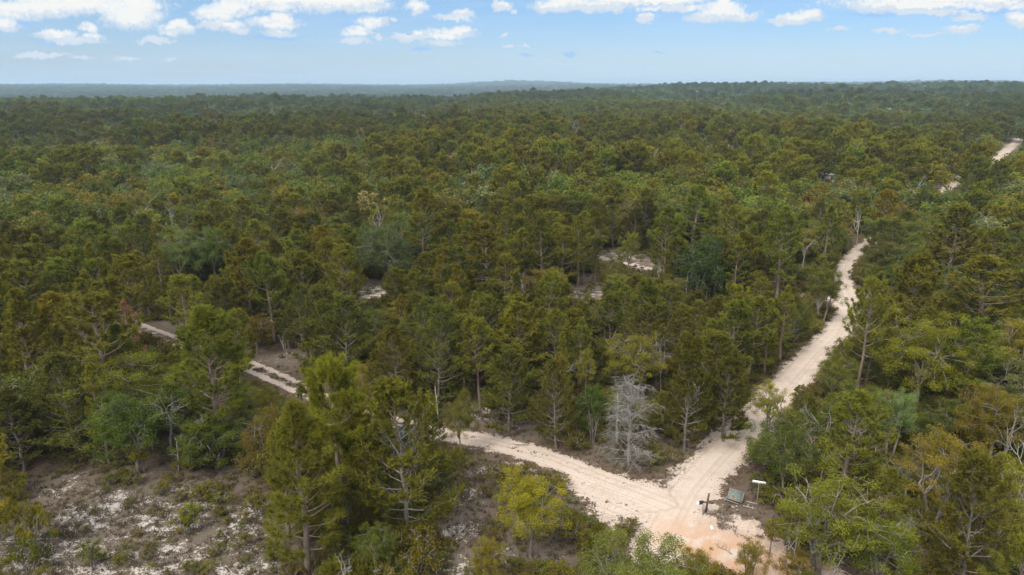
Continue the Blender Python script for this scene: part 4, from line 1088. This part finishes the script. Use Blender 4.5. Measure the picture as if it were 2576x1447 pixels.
def scatter_group(name, items):
    ng = bpy.data.node_groups.new(name, 'GeometryNodeTree')
    ng.interface.new_socket('Geometry', in_out='INPUT', socket_type='NodeSocketGeometry'); ng.interface.new_socket('Geometry', in_out='OUTPUT', socket_type='NodeSocketGeometry')
    gi = ng.nodes.new('NodeGroupInput'); go = ng.nodes.new('NodeGroupOutput')
    big = ng.nodes.new('GeometryNodeJoinGeometry')
    def inst(objs):
        j = ng.nodes.new('GeometryNodeJoinGeometry')
        for ob in objs:
            if ob is None: continue
            oi = ng.nodes.new('GeometryNodeObjectInfo'); oi.inputs['Object'].default_value = ob; oi.transform_space = 'ORIGINAL'
            ng.links.new(oi.outputs['Geometry'], j.inputs[0])
        g = ng.nodes.new('GeometryNodeGeometryToInstance'); ng.links.new(j.outputs[0], g.inputs[0]); return g.outputs[0]
    outs = [inst(o) for o in items]
    for o_ in reversed(outs): ng.links.new(o_, big.inputs[0])
    ip = ng.nodes.new('GeometryNodeInstanceOnPoints'); ng.links.new(gi.outputs[0], ip.inputs['Points']); ng.links.new(big.outputs[0], ip.inputs['Instance'])
    ip.inputs['Pick Instance'].default_value = True
    def na(n, typ):
        a = ng.nodes.new('GeometryNodeInputNamedAttribute'); a.data_type = typ; a.inputs['Name'].default_value = n; return a.outputs[0]
    ng.links.new(na('pi', 'INT'), ip.inputs['Instance Index']); ng.links.new(na('sc', 'FLOAT_VECTOR'), ip.inputs['Scale'])
    cx = ng.nodes.new('ShaderNodeCombineXYZ'); ng.links.new(na('rz', 'FLOAT'), cx.inputs[2]); ng.links.new(cx.outputs[0], ip.inputs['Rotation'])
    ng.links.new(ip.outputs[0], go.inputs[0])
    return ng
md = forest.modifiers.new("scatter", 'NODES'); md.node_group = scatter_group("forest_scatter", lend)

# ------------------------------------------------------------------ undergrowth and dry grass (uncountable)
def open_at(x, y): return float(blob(np.array([x]), np.array([y]), OPEN)[0])
def grass():
    g = MB(); r = np.random.default_rng(3)
    N = 42000
    a = r.uniform(-R(42), R(42), N); d = np.sqrt(r.uniform(33 ** 2, 80 ** 2, N)); X = d * np.sin(a); Y = d * np.cos(a)
    at_ = attrs(X, Y)
    pr_ = .30 + .7 * at_['open'] - 1.6 * np.clip(at_['sand'] - .35, 0, 1)
    cl = .5 + .5 * np.sin(X * .8 + 1.3 * np.sin(Y * .5)) * np.sin(Y * .7 + np.sin(X * .6))
    k = r.uniform(0, 1, N) < pr_ * (.35 + .8 * cl)
    X, Y = X[k], Y[k]; m = len(X); nb = 11
    P = np.repeat(np.stack([X, Y, np.zeros(m)], 1), nb, 0) + np.concatenate([r.normal(0, .10, (m * nb, 2)), np.zeros((m * nb, 1))], 1)
    D = r.normal(0, .55, (m * nb, 3)); D[:, 2] = np.abs(D[:, 2]) + .7
    g.needles(P, D, np.repeat(r.uniform(.12, .55, m), nb) * r.uniform(.6, 1.1, m * nb), .034, np.clip(np.repeat(r.uniform(0, 1, m), nb), 0, 1))
    o = link(bpy.data.objects.new("dry_grass", g.mesh("dry_grass", M_GRASS))); o["icol"] = [1.0, 1.0, 1.0]
    rec(o, "brown wiregrass tufts over the open sand", kind="stuff")
grass()
def under():
    pts, sc, rz, pi, ic = [], [], [], [], []
    r = random.Random(9)
    for _ in range(15000):
        d = math.sqrt(r.uniform(33 ** 2, 150 ** 2)); a = r.uniform(-R(42), R(42)); x, y = d * math.sin(a), d * math.cos(a)
        q = attrs(np.array([x]), np.array([y]))
        if q['sand'][0] > .22: continue
        if dist_path(np.array([x]), np.array([y]), LEFT)[0][0] < 2.9: continue
        op = q['open'][0]
        if op > .3 and r.random() < .72: continue
        px, py = proj(x, y, 0)
        if op < .3 and px < 700 and d < 75 and r.random() < .6: continue
        big = 1 if op < .3 else .55
        s = r.triangular(.35, 1.7, .7) * big
        if inside(px, py - 12, KEEP[11]) or inside(px, py, KEEP[0]) : continue
        if 985 < px < 1065 and 1100 < py < 1190: continue
        pts.append((x, y, 0)); sc.append((s * r.uniform(.9, 1.4), s * r.uniform(.9, 1.4), s)); rz.append(r.uniform(0, 6.28)); pi.append(r.choice((0, 1, 1)))
        c = r.choice([OLV, (1.2, 1.05, .6), (.8, .95, .6), MUD, BRN, (1.0, .85, .6)]); ic.append((c[0], c[1], c[2], 1))
    me = bpy.data.meshes.new("undergrowth"); me.from_pydata(pts, [], [])
    for n_, typ, data, key, dt in (('sc', 'FLOAT_VECTOR', sc, 'vector', np.float32), ('rz', 'FLOAT', rz, 'value', np.float32), ('pi', 'INT', pi, 'value', np.int32), ('icol', 'FLOAT_COLOR', ic, 'color', np.float32)):
        q = me.attributes.new(n_, typ, 'POINT'); q.data.foreach_set(key, np.asarray(data, dt).ravel())
    o = link(bpy.data.objects.new("undergrowth", me)); rec(o, "low olive scrub growing between the trunks", kind="stuff")
    sh = [x for x in scn.objects if x.name.startswith('shrub') and x.type == 'EMPTY']
    pairs = []
    for k in (0, 1):
        for s_ in sh:
            ch = list(s_.children)
            cr = [c for c in ch if c.name.startswith('crown')][0]
            if cr.data == PR['shrub'][k].crown:
                pairs.append([c for c in ch]); break
    o.modifiers.new("scatter", 'NODES').node_group = scatter_group("under_scatter", pairs)
under()

# ------------------------------------------------------------------ built things
def thing(name, x, y, rz, label, cat, group=None, z=None):
    o = bpy.data.objects.new(name, None); link(o); o.location = (x, y, float(hgt(x, y)) if z is None else z); o.rotation_euler = (0, 0, rz); return rec(o, label, cat, group)
def part(name, mb, mat, parent, label=None, smooth=False):
    o = bpy.data.objects.new(name, mb.mesh(name, mat, smooth)); link(o, parent)
    if label: o["label"] = label
    return o
def rotm(ax, a):
    c, s = math.cos(a), math.sin(a)
    return np.array({'x': [[1, 0, 0], [0, c, -s], [0, s, c]], 'y': [[c, 0, s], [0, 1, 0], [-s, 0, c]], 'z': [[c, -s, 0], [s, c, 0], [0, 0, 1]]}[ax])
M_STEEL = plain("galvanised_steel", (0.42, 0.45, 0.46), .45, .6, .12, 20)
M_WHITE = plain("white_sign_face", (0.80, 0.81, 0.79), .45, 0, .03, 20)
M_INK = plain("faded_sign_ink", (0.36, 0.42, 0.40), .6, 0, .1, 30)
M_WOOD = plain("weathered_dark_wood", (0.145, 0.115, 0.10), .9, 0, .2, 14, spec=.1)
M_GWOOD = plain("weathered_grey_wood", (0.33, 0.31, 0.30), .9, 0, .2, 14, spec=.1)
M_PWOOD = plain("pale_painted_wood", (0.40, 0.38, 0.37), .7, 0, .12, 9, spec=.2)
# street sign
p = at(2835 / 1.4907, 1910 / 1.4907)
s_ = thing("street_sign", p[0], p[1], R(-6), "white street name blade on a thin steel post beside the sandy crossing", "street sign")
m_ = MB(); m_.tube([(0, 0, -.2), (0, 0, 2.30)], .032, 8, .5, cap=True); part("post", m_, M_STEEL, s_)
m_ = MB(); ROT = rotm('z', R(-12)); m_.box((0, 0, 2.42), (.98, .03, .215), rot=ROT)
bl = part("sign_blade", m_, M_WHITE, s_)
m_ = MB(); r9 = random.Random(2)
xx = -.40
while xx < .34:
    ww = r9.uniform(.03, .05)
    for (zc, hh_) in ((0, .09),):
        c = ROT @ np.array([xx, -.0172, 0]); m_.box((c[0], c[1], 2.42), (ww * .35, .004, hh_), rot=ROT)
        c = ROT @ np.array([xx + ww * .4, -.0172, 0]); m_.box((c[0], c[1], 2.42 + r9.choice((-.035, 0, .035))), (ww * .45, .004, .016), rot=ROT)
    xx += ww + .022
    if -.03 < xx < .01 or .2 < xx < .22: xx += .05
part("lettering", m_, M_INK, bl)
m_ = MB(); m_.box((0, 0, 2.305), (.09, .06, .05)); part("bracket", m_, M_STEEL, s_)
# wooden cross post
p = at(2648 / 1.4907, 1921 / 1.4907)
s_ = thing("wooden_cross", p[0], p[1], R(8), "dark weathered wooden cross leaning at the road edge of the crossing", "wooden cross")
m_ = MB(); m_.box((.02, 0, .78), (.12, .10, 1.78), rot=rotm('y', R(5))); part("upright", m_, M_WOOD, s_)
m_ = MB(); m_.box((.02, -.075, .92), (.86, .05, .12), rot=rotm('z', R(-12)) @ rotm('y', R(8))); part("crossbar", m_, M_WOOD, s_)
# mailbox on short post beside it
p = at(2636 / 1.4907, 1929 / 1.4907)
s_ = thing("mailbox", p[0], p[1], R(0), "small mailbox with a white end on a short post next to the wooden cross", "mailbox")
m_ = MB(); m_.box((0, 0, .42), (.12, .12, 1.15), rot=rotm('y', R(-3))); part("post", m_, M_GWOOD, s_)
m_ = MB(); k_ = 12; 
RB = rotm('z', R(212)) @ rotm('y', R(-14))
prof = [(-.11, -.11), (.11, -.11), (.11, .03)] + [(.11 * math.cos(t), .03 + .11 * math.sin(t)) for t in np.linspace(.35, math.pi - .35, 6)] + [(-.11, .03)]
n_ = len(prof)
vv = np.array([[xq, a_, b_] for xq in (-.26, .26) for a_, b_ in prof]) @ RB.T + np.array([-.24, .12, .98])
m_.add(vv, [[i, (i + 1) % n_, n_ + (i + 1) % n_, n_ + i] for i in range(n_)], .5)
c0 = vv[:n_].mean(0)
m_.add(np.vstack([vv[:n_], c0]), [[(i + 1) % n_, i, n_] for i in range(n_)], .5)
part("box_body", m_, plain("dull_black_tin", (.05, .05, .055), .5, .3, .2), s_)
m_ = MB(); vf = vv[n_:] + (vv[n_:] - vv[:n_]) * .012; c1 = vf.mean(0); m_.add(np.vstack([vf, c1]), [[i, (i + 1) % n_, n_] for i in range(n_)], .5)
vb = vv[n_:] + (vv[n_:] - vv[:n_]) * .07; m_.add(np.vstack([vf, vb]), [[i, (i + 1) % n_, n_ + (i + 1) % n_, n_ + i] for i in range(n_)], .5); m_.add(np.vstack([vb, vb.mean(0)]), [[i, (i + 1) % n_, n_] for i in range(n_)], .5)
part("door", m_, M_WHITE, s_)
# fallen roofed notice board: green-grey panel on timber frame, two legs stretched out
p = at(2757 / 1.4907, 1875 / 1.4907)
ang = R(-27)
FB = s_ = thing("fallen_notice_board", p[0], p[1], ang, "toppled grey-green board with a rust stain and two wooden legs, by the road", "notice board")
mg = plain("mossy_grey_green_sheet", (0.18, 0.215, 0.205), .7, 0, .1, 5, col2=(0.115, 0.145, 0.13), spec=.2)
TL = rotm('x', R(24)) @ rotm('y', R(7)); cen = np.array([0, .1, .62])
m_ = MB(); m_.box(cen, (1.75, 1.45, .03), rot=TL); part("panel", m_, mg, s_)
m_ = MB()
for sy in (-1, 1): c = TL @ np.array([0, sy * .765, -.03]); m_.box(cen + c, (1.86, .07, .13), rot=TL)
for sx in (-1, 1): c = TL @ np.array([sx * .91, 0, -.03]); m_.box(cen + c, (.07, 1.45, .12), rot=TL)
part("frame", m_, M_GWOOD, s_)
m_ = MB(); c = TL @ np.array([-.22, -.30, .0205]); th = np.linspace(0, 6.28, 13)[:-1]
ed = np.array([[.19 * math.cos(t) * (1 + .25 * math.sin(3 * t)), .24 * math.sin(t) * (1 + .2 * math.cos(2 * t)), 0] for t in th]) @ TL.T + cen + c
m_.add(np.vstack([ed, cen + c]), [[i, (i + 1) % 12, 12] for i in range(12)], .5); part("rust_stain", m_, plain("rust", (.24, .11, .06), .9, 0, .2, 12), s_)
for sx, l_, zz_ in ((-1.0, 1.9, .3), (-.15, 1.1, .25)):
    m_ = MB(); m_.box((-.35 + .25 * (sx + 1), -.95, zz_ - .05 + .02 * sx), (l_, .10, .10), rot=rotm('z', R(4 * sx)) @ rotm('y', R(6))); part("frame_rail", m_, M_GWOOD, s_)
m_ = MB(); m_.box((-1.12, -.62, .26), (.13, .95, .10), rot=rotm('z', R(-10)) @ rotm('x', R(12))); part("frame_rail", m_, M_GWOOD, s_)
for yy_, x0_, l_, mt in ((.25, 1.85, 1.35, M_PWOOD), (-.95, 1.70, 1.55, M_PWOOD)):
    m_ = MB(); m_.box((x0_ + .2, yy_ - .05, .09), (l_, .10, .10), rot=rotm('z', R(2)) @ rotm('y', R(2))); part("leg", m_, mt, s_)
m_ = MB(); m_.box((1.75, -.35, .05), (.12, 1.0, .07), rot=rotm('z', R(-16))); part("brace", m_, M_GWOOD, s_)
FB.scale = (.62, .62, .62)
# litter
p = at(2670 / 1.4907, 1982 / 1.4907)
m_ = MB(); m_.box((0, 0, .05), (.27, .20, .02), rot=rotm('x', R(18)) @ rotm('z', R(20))); m_.box((.02, .14, .09), (.34, .02, .13), rot=rotm('z', R(18)))
o = bpy.data.objects.new("cardboard_sheet", m_.mesh("cardboard_sheet", M_WHITE)); link(o); o.location = (p[0], p[1], 0); rec(o, "crumpled white card lying on litter below the wooden cross", "litter")
# fallen branches on the verge and in the clearing
for k, (px, py, L_, a_) in enumerate(((1190,1132,2.2,.5),(1262,1235,1.6,1.9),(1130,1180,1.9,2.6),(700,940,2.0,.3),(640,1120,1.8,.2),(1700,1160,1.6,.9),(20,1355,3.2,.5),(1840,1395,1.4,2.2),(1330,1120,1.5,2.9))):
    p = at(px, py); m_ = MB(); r_ = np.random.default_rng(k + 60)
    q = [np.array([0, 0, .06])]
    for _ in range(5): q.append(q[-1] + np.array([L_ / 5, r_.normal(0, .07), r_.normal(0, .02)]))
    m_.tube(q, np.linspace(.055, .012, 6), 5, .6, cap=True)
    for _ in range(5):
        i = r_.integers(1, 5); e = q[i] + np.array([r_.uniform(.1, .5), r_.choice((-1, 1)) * r_.uniform(.2, .6), r_.uniform(0, .2)]); m_.tube([q[i], (q[i] + e) / 2 + r_.normal(0, .03, 3), e], [.025, .016, .006], 4, .8)
    o = bpy.data.objects.new("fallen_branch", m_.mesh("fallen_branch", B_LICHEN)); link(o); o.location = (p[0], p[1], 0); o.rotation_euler = (0, 0, a_)
    rec(o, ["grey branch lying along the track's verge under the slim olive oak","short fallen branch beside the dark heap on sand near the lone oak","crooked fallen branch in scrub below the track","fallen branch on litter beside the two-rut track near the little dead tree","thin fallen branch beside the dark oak under the soft pine","twiggy fallen branch on the verge above the crossing","long pale log lying at the clearing's outer edge","small fallen branch on the orange sand","broken branch on the verge below the airy scrub pine"][k], "fallen branch", "fallen branches")
# white stones and debris by the board
for k, (px, py) in enumerate(((2745,1900),(2750,1903),(2762,1899),(2822,1904),(2764,1913),(2712,1868))):
    p = at(px / 1.4907, py / 1.4907); r_ = np.random.default_rng(k + 5)
    bm_v = []; m_ = MB()
    th = np.linspace(0, 2 * math.pi, 8)[:-1]
    ring = np.array([[.09 * math.cos(t) * r_.uniform(.7, 1.2), .055 * math.sin(t) * r_.uniform(.7, 1.2), .02] for t in th]); top = ring * [.6, .6, 1] + [0, 0, .05]; low = ring * [1, 1, 0] 
    m_.add(np.vstack([low, ring]), [[i, (i + 1) % 7, 7 + (i + 1) % 7, 7 + i] for i in range(7)], .5); m_.add(np.vstack([ring, top]), [[i, (i + 1) % 7, 7 + (i + 1) % 7, 7 + i] for i in range(7)], .5); m_.add(np.vstack([top, top.mean(0)]), [[i, (i + 1) % 7, 7] for i in range(7)], .5)
    o = bpy.data.objects.new("stone", m_.mesh("stone", plain("chalky_stone", (.42, .39, .35), .9, 0, .1, 9))); link(o); o.location = (p[0], p[1], 0); o.rotation_euler = (0, 0, r_.uniform(-.8, .2))
    rec(o, ["pale flat stone in front of the toppled board","pale stone touching the flat stone before the toppled board","round pale stone beside the board's wooden leg","pale stone at the foot of the street sign","pale stone between the toppled board and the white sand","small pale stone behind the toppled board"][k], "stone", "pale stones around the toppled board")

# parked car on the two-rut track, mostly hidden by the silver-topped scrub pine
M_CAR = plain("dark_blue_car_paint", (.10, .17, .235), .16, .55, .02, 3, spec=1.0)
M_GLASS = plain("car_glass", (.03, .04, .045), .05, .0, .02, 3, spec=1.0)
M_TYRE = plain("tyre_rubber", (.02, .02, .02), .9, 0, .05)
M_CHROME = plain("car_trim", (.55, .6, .65), .2, .9, .05)
def car(x, y, rz, paint, label, name="parked_car"):
    root = thing(name, x, y, rz, label, "car")
    W_ = .90
    side = [(-2.25, .42), (-2.25, .92), (-2.15, 1.02), (-1.9, 1.10), (-1.35, 1.62), (-.9, 1.70), (.35, 1.68), (1.05, 1.08), (2.05, .96), (2.25, .82), (2.28, .42)]
    m_ = MB(); secs = [(-W_, .94, .0), (-W_ * .96, 1, .0), (0, 1.0, .03), (W_ * .96, 1, .0), (W_, .94, .0)]
    V2 = []
    for yv, s2, up_ in secs:
        for a_, b_ in side:
            inset = 1 - max(0, (b_ - 1.0)) * .24
            V2.append((a_ * (s2 if abs(yv) >= W_ else 1), yv * inset, b_ * (1 if abs(yv) < W_ else .985) + up_ * (b_ > .9)))
    ns = len(side); f = []
    for i in range(len(secs) - 1):
        for j in range(ns - 1): f.append([i * ns + j, i * ns + j + 1, (i + 1) * ns + j + 1, (i + 1) * ns + j])
        f.append([i * ns + ns - 1, i * ns, (i + 1) * ns, (i + 1) * ns + ns - 1])
    m_.add(V2, f, .5)
    for i in (0, len(secs) - 1):
        b_ = np.array(V2[i * ns:(i + 1) * ns]); m_.add(np.vstack([b_, b_.mean(0)]), [[q, (q + 1) % ns, ns] for q in range(ns)], .5)
    body = part("body", m_, paint, root, smooth=False)
    def quad(nm, pts_):
        mm = MB(); P4 = np.array(pts_, float); n4 = unit(np.cross(P4[1] - P4[0], P4[3] - P4[0])) * .012
        mm.add(np.vstack([P4 + n4, P4 - n4]), [[0, 1, 2, 3], [7, 6, 5, 4], [0, 4, 5, 1], [1, 5, 6, 2], [2, 6, 7, 3], [3, 7, 4, 0]], .5); return part(nm, mm, M_GLASS, root)
    quad("windscreen", [(1.02, -.78, 1.13), (1.02, .78, 1.13), (.42, .68, 1.66), (.42, -.68, 1.66)])
    quad("rear_window", [(-1.86, .76, 1.15), (-1.86, -.76, 1.15), (-1.40, -.68, 1.60), (-1.40, .68, 1.60)])
    for sy in (-1, 1):
        quad("side_window", [(-1.5, sy * .885, 1.14), (-.3, sy * .885, 1.14), (-.35, sy * .775, 1.58), (-1.15, sy * .775, 1.58)])
        quad("side_window", [(-.22, sy * .885, 1.14), (.85, sy * .885, 1.12), (.38, sy * .775, 1.56), (-.27, sy * .775, 1.58)])
        for xw in (-1.4, 1.45):
            mm = MB(); mm.tube([(xw, sy * .70, .34), (xw, sy * .92, .34)], .34, 18, .5, cap=True); wh = part("wheel", mm, M_TYRE, root)
            mm = MB(); mm.tube([(xw, sy * .915, .34), (xw, sy * .935, .34)], .20, 14, .5, cap=True); part("rim", mm, M_CHROME, wh)
        mm = MB(); mm.box((2.24, sy * .66, .80), (.10, .32, .13)); part("headlight", mm, plain("lamp_lens", (.7, .72, .74), .15), root)
        mm = MB(); mm.box((-2.22, sy * .70, .86), (.10, .24, .16)); part("tail_light", mm, plain("tail_lens", (.3, .03, .03), .3), root)
        mm = MB(); mm.box((.75, sy * 1.0, 1.14), (.12, .16, .11)); part("mirror", mm, paint, root)
    for sx in (-1, 1):
        mm = MB(); mm.box((sx * 2.29, 0, .52), (.10, 1.7, .17)); part("bumper", mm, M_CHROME, root)
    return root
p = at(1015, 1122)
car(p[0], p[1], R(155), M_CAR, "dark blue parked car on the two-rut track, glimpsed behind the silver-topped scrub pine")
p = at(2088, 459)
car(p[0] + 1.5, p[1] - 2, R(10), plain("white_car_paint", (.75, .75, .74), .3, 0, .02, 3), "white car parked by the white shed deep in the wood")
def shed(px, py, L_, W_, Hh, rz, wall, roofm, label, name, cat):
    p = at(px, py)
    g = p if py > 330 else None
    if g is None:
        z = 0.
        for _ in range(12): g = at(px, py, z); z = float(hgt(g[0], g[1]))
    root = thing(name, g[0], g[1], rz, label, cat)
    m_ = MB(); m_.box((0, 0, Hh / 2), (L_, W_, Hh)); wl = part("wall", m_, wall, root)
    m_ = MB(); e = .3; rr = W_ * .22
    v = np.array([(-L_ / 2 - e, -W_ / 2 - e, Hh), (L_ / 2 + e, -W_ / 2 - e, Hh), (L_ / 2 + e, 0, Hh + rr), (-L_ / 2 - e, 0, Hh + rr), (-L_ / 2 - e, W_ / 2 + e, Hh), (L_ / 2 + e, W_ / 2 + e, Hh)])
    m_.add(v, [[0, 1, 2, 3], [3, 2, 5, 4]], .5); m_.add(v, [[0, 3, 4], [1, 5, 2]], .5); m_.add(v - [0, 0, .06], [[4, 5, 1, 0]], .5); part("roof", m_, roofm, root)
    for xw in (-L_ * .3, L_ * .3):
        m_ = MB(); m_.box((xw, -W_ / 2 - .02, Hh * .6), (.9, .06, .8)); part("window", m_, M_GLASS, root)
    m_ = MB(); m_.box((0, -W_ / 2 - .02, Hh * .42), (.9, .06, Hh * .8)); part("door", m_, M_PWOOD, root)
M_WALL = plain("white_siding", (.62, .61, .58), .7, 0, .06, 2); M_ROOF = plain("white_metal_roof", (.50, .51, .52), .5, 0, .08, 2)
shed(2078, 455, 5, 3, 2.2, R(-12), M_WALL, M_ROOF, "low white shed half hidden among trees west of the distant road", "shed", "shed")
shed(2238, 284, 9, 6, 3.2, R(20), plain("cream_siding", (.60, .55, .48), .7, 0, .06, 2), M_ROOF, "cream house with a white roof in the far forest", "house", "house")
shed(2256, 281, 7, 5, 3.0, R(-10), M_WALL, M_ROOF, "small white outbuilding beside the cream house far off", "outbuilding", "outbuilding")
M_POLE = plain("grey_utility_pole", (.36, .34, .33), .9, 0, .1, 6)
def pole(px, ptop, Hp, label, arm=True, can=False, rz=0.):
    g = at(px, ptop, Hp)
    for _ in range(12): g = at(px, ptop, Hp + float(hgt(g[0], g[1])))
    root = thing("utility_pole", g[0], g[1], rz, label, "utility pole", "utility poles rising out of the forest")
    m_ = MB(); m_.tube([(0, 0, -.5), (0, 0, Hp)], [.2, .13], 8, .5, cap=True); part("pole", m_, M_POLE, root)
    if arm:
        m_ = MB(); m_.box((0, -.18, Hp - .9), (2.8, .14, .16)); ca = part("crossarm", m_, M_PWOOD, root)
        for q in (-1.2, 0, 1.2):
            m_ = MB(); m_.tube([(q, -.18, Hp - .82), (q, -.18, Hp - .55)], [.07, .05], 6, .5, cap=True); part("insulator", m_, M_WHITE, ca)
    if can:
        m_ = MB(); m_.tube([(-.55, 0, Hp - 3.4), (-.55, 0, Hp - 2.3)], .34, 12, .5, cap=True); part("transformer", m_, M_WHITE, root)
        m_ = MB(); m_.tube([(0, 0, Hp - .3), (-.5, 0, Hp - .05)], .09, 6, .5, cap=True); part("bracket", m_, M_PWOOD, root)
pole(1834, 364, 12.5, "dark utility pole carrying a white transformer in the middle distance", False, True)
pole(1063, 288, 14.5, "pale utility pole with a crossarm standing above the far pines", True)
pole(1753, 240, 21, "white utility pole with a crossarm near the skyline ridge", True, False, R(5))
pole(1844, 238, 20, "faint utility pole beyond the ridge-top oaks, far off", True, False, R(-8))

# ------------------------------------------------------------------ air
hm = bpy.data.materials.new("haze"); hm.use_nodes = True; hm.node_tree.nodes.clear()
ho = hm.node_tree.nodes.new('ShaderNodeOutputMaterial'); hv = hm.node_tree.nodes.new('ShaderNodeVolumePrincipled')
hv.inputs['Color'].default_value = (0.56, 0.78, 1.0, 1); hv.inputs['Density'].default_value = 0.00013; hv.inputs['Anisotropy'].default_value = 0.1
hm.node_tree.links.new(hv.outputs[0], ho.inputs['Volume'])
m_ = MB(); m_.box((0, 0, 8), (31000, 31000, 160)); hz = bpy.data.objects.new("haze", m_.mesh("haze", hm)); link(hz); rec(hz, "thin blue haze over the distant forest", kind="stuff")
print("things", COUNT)
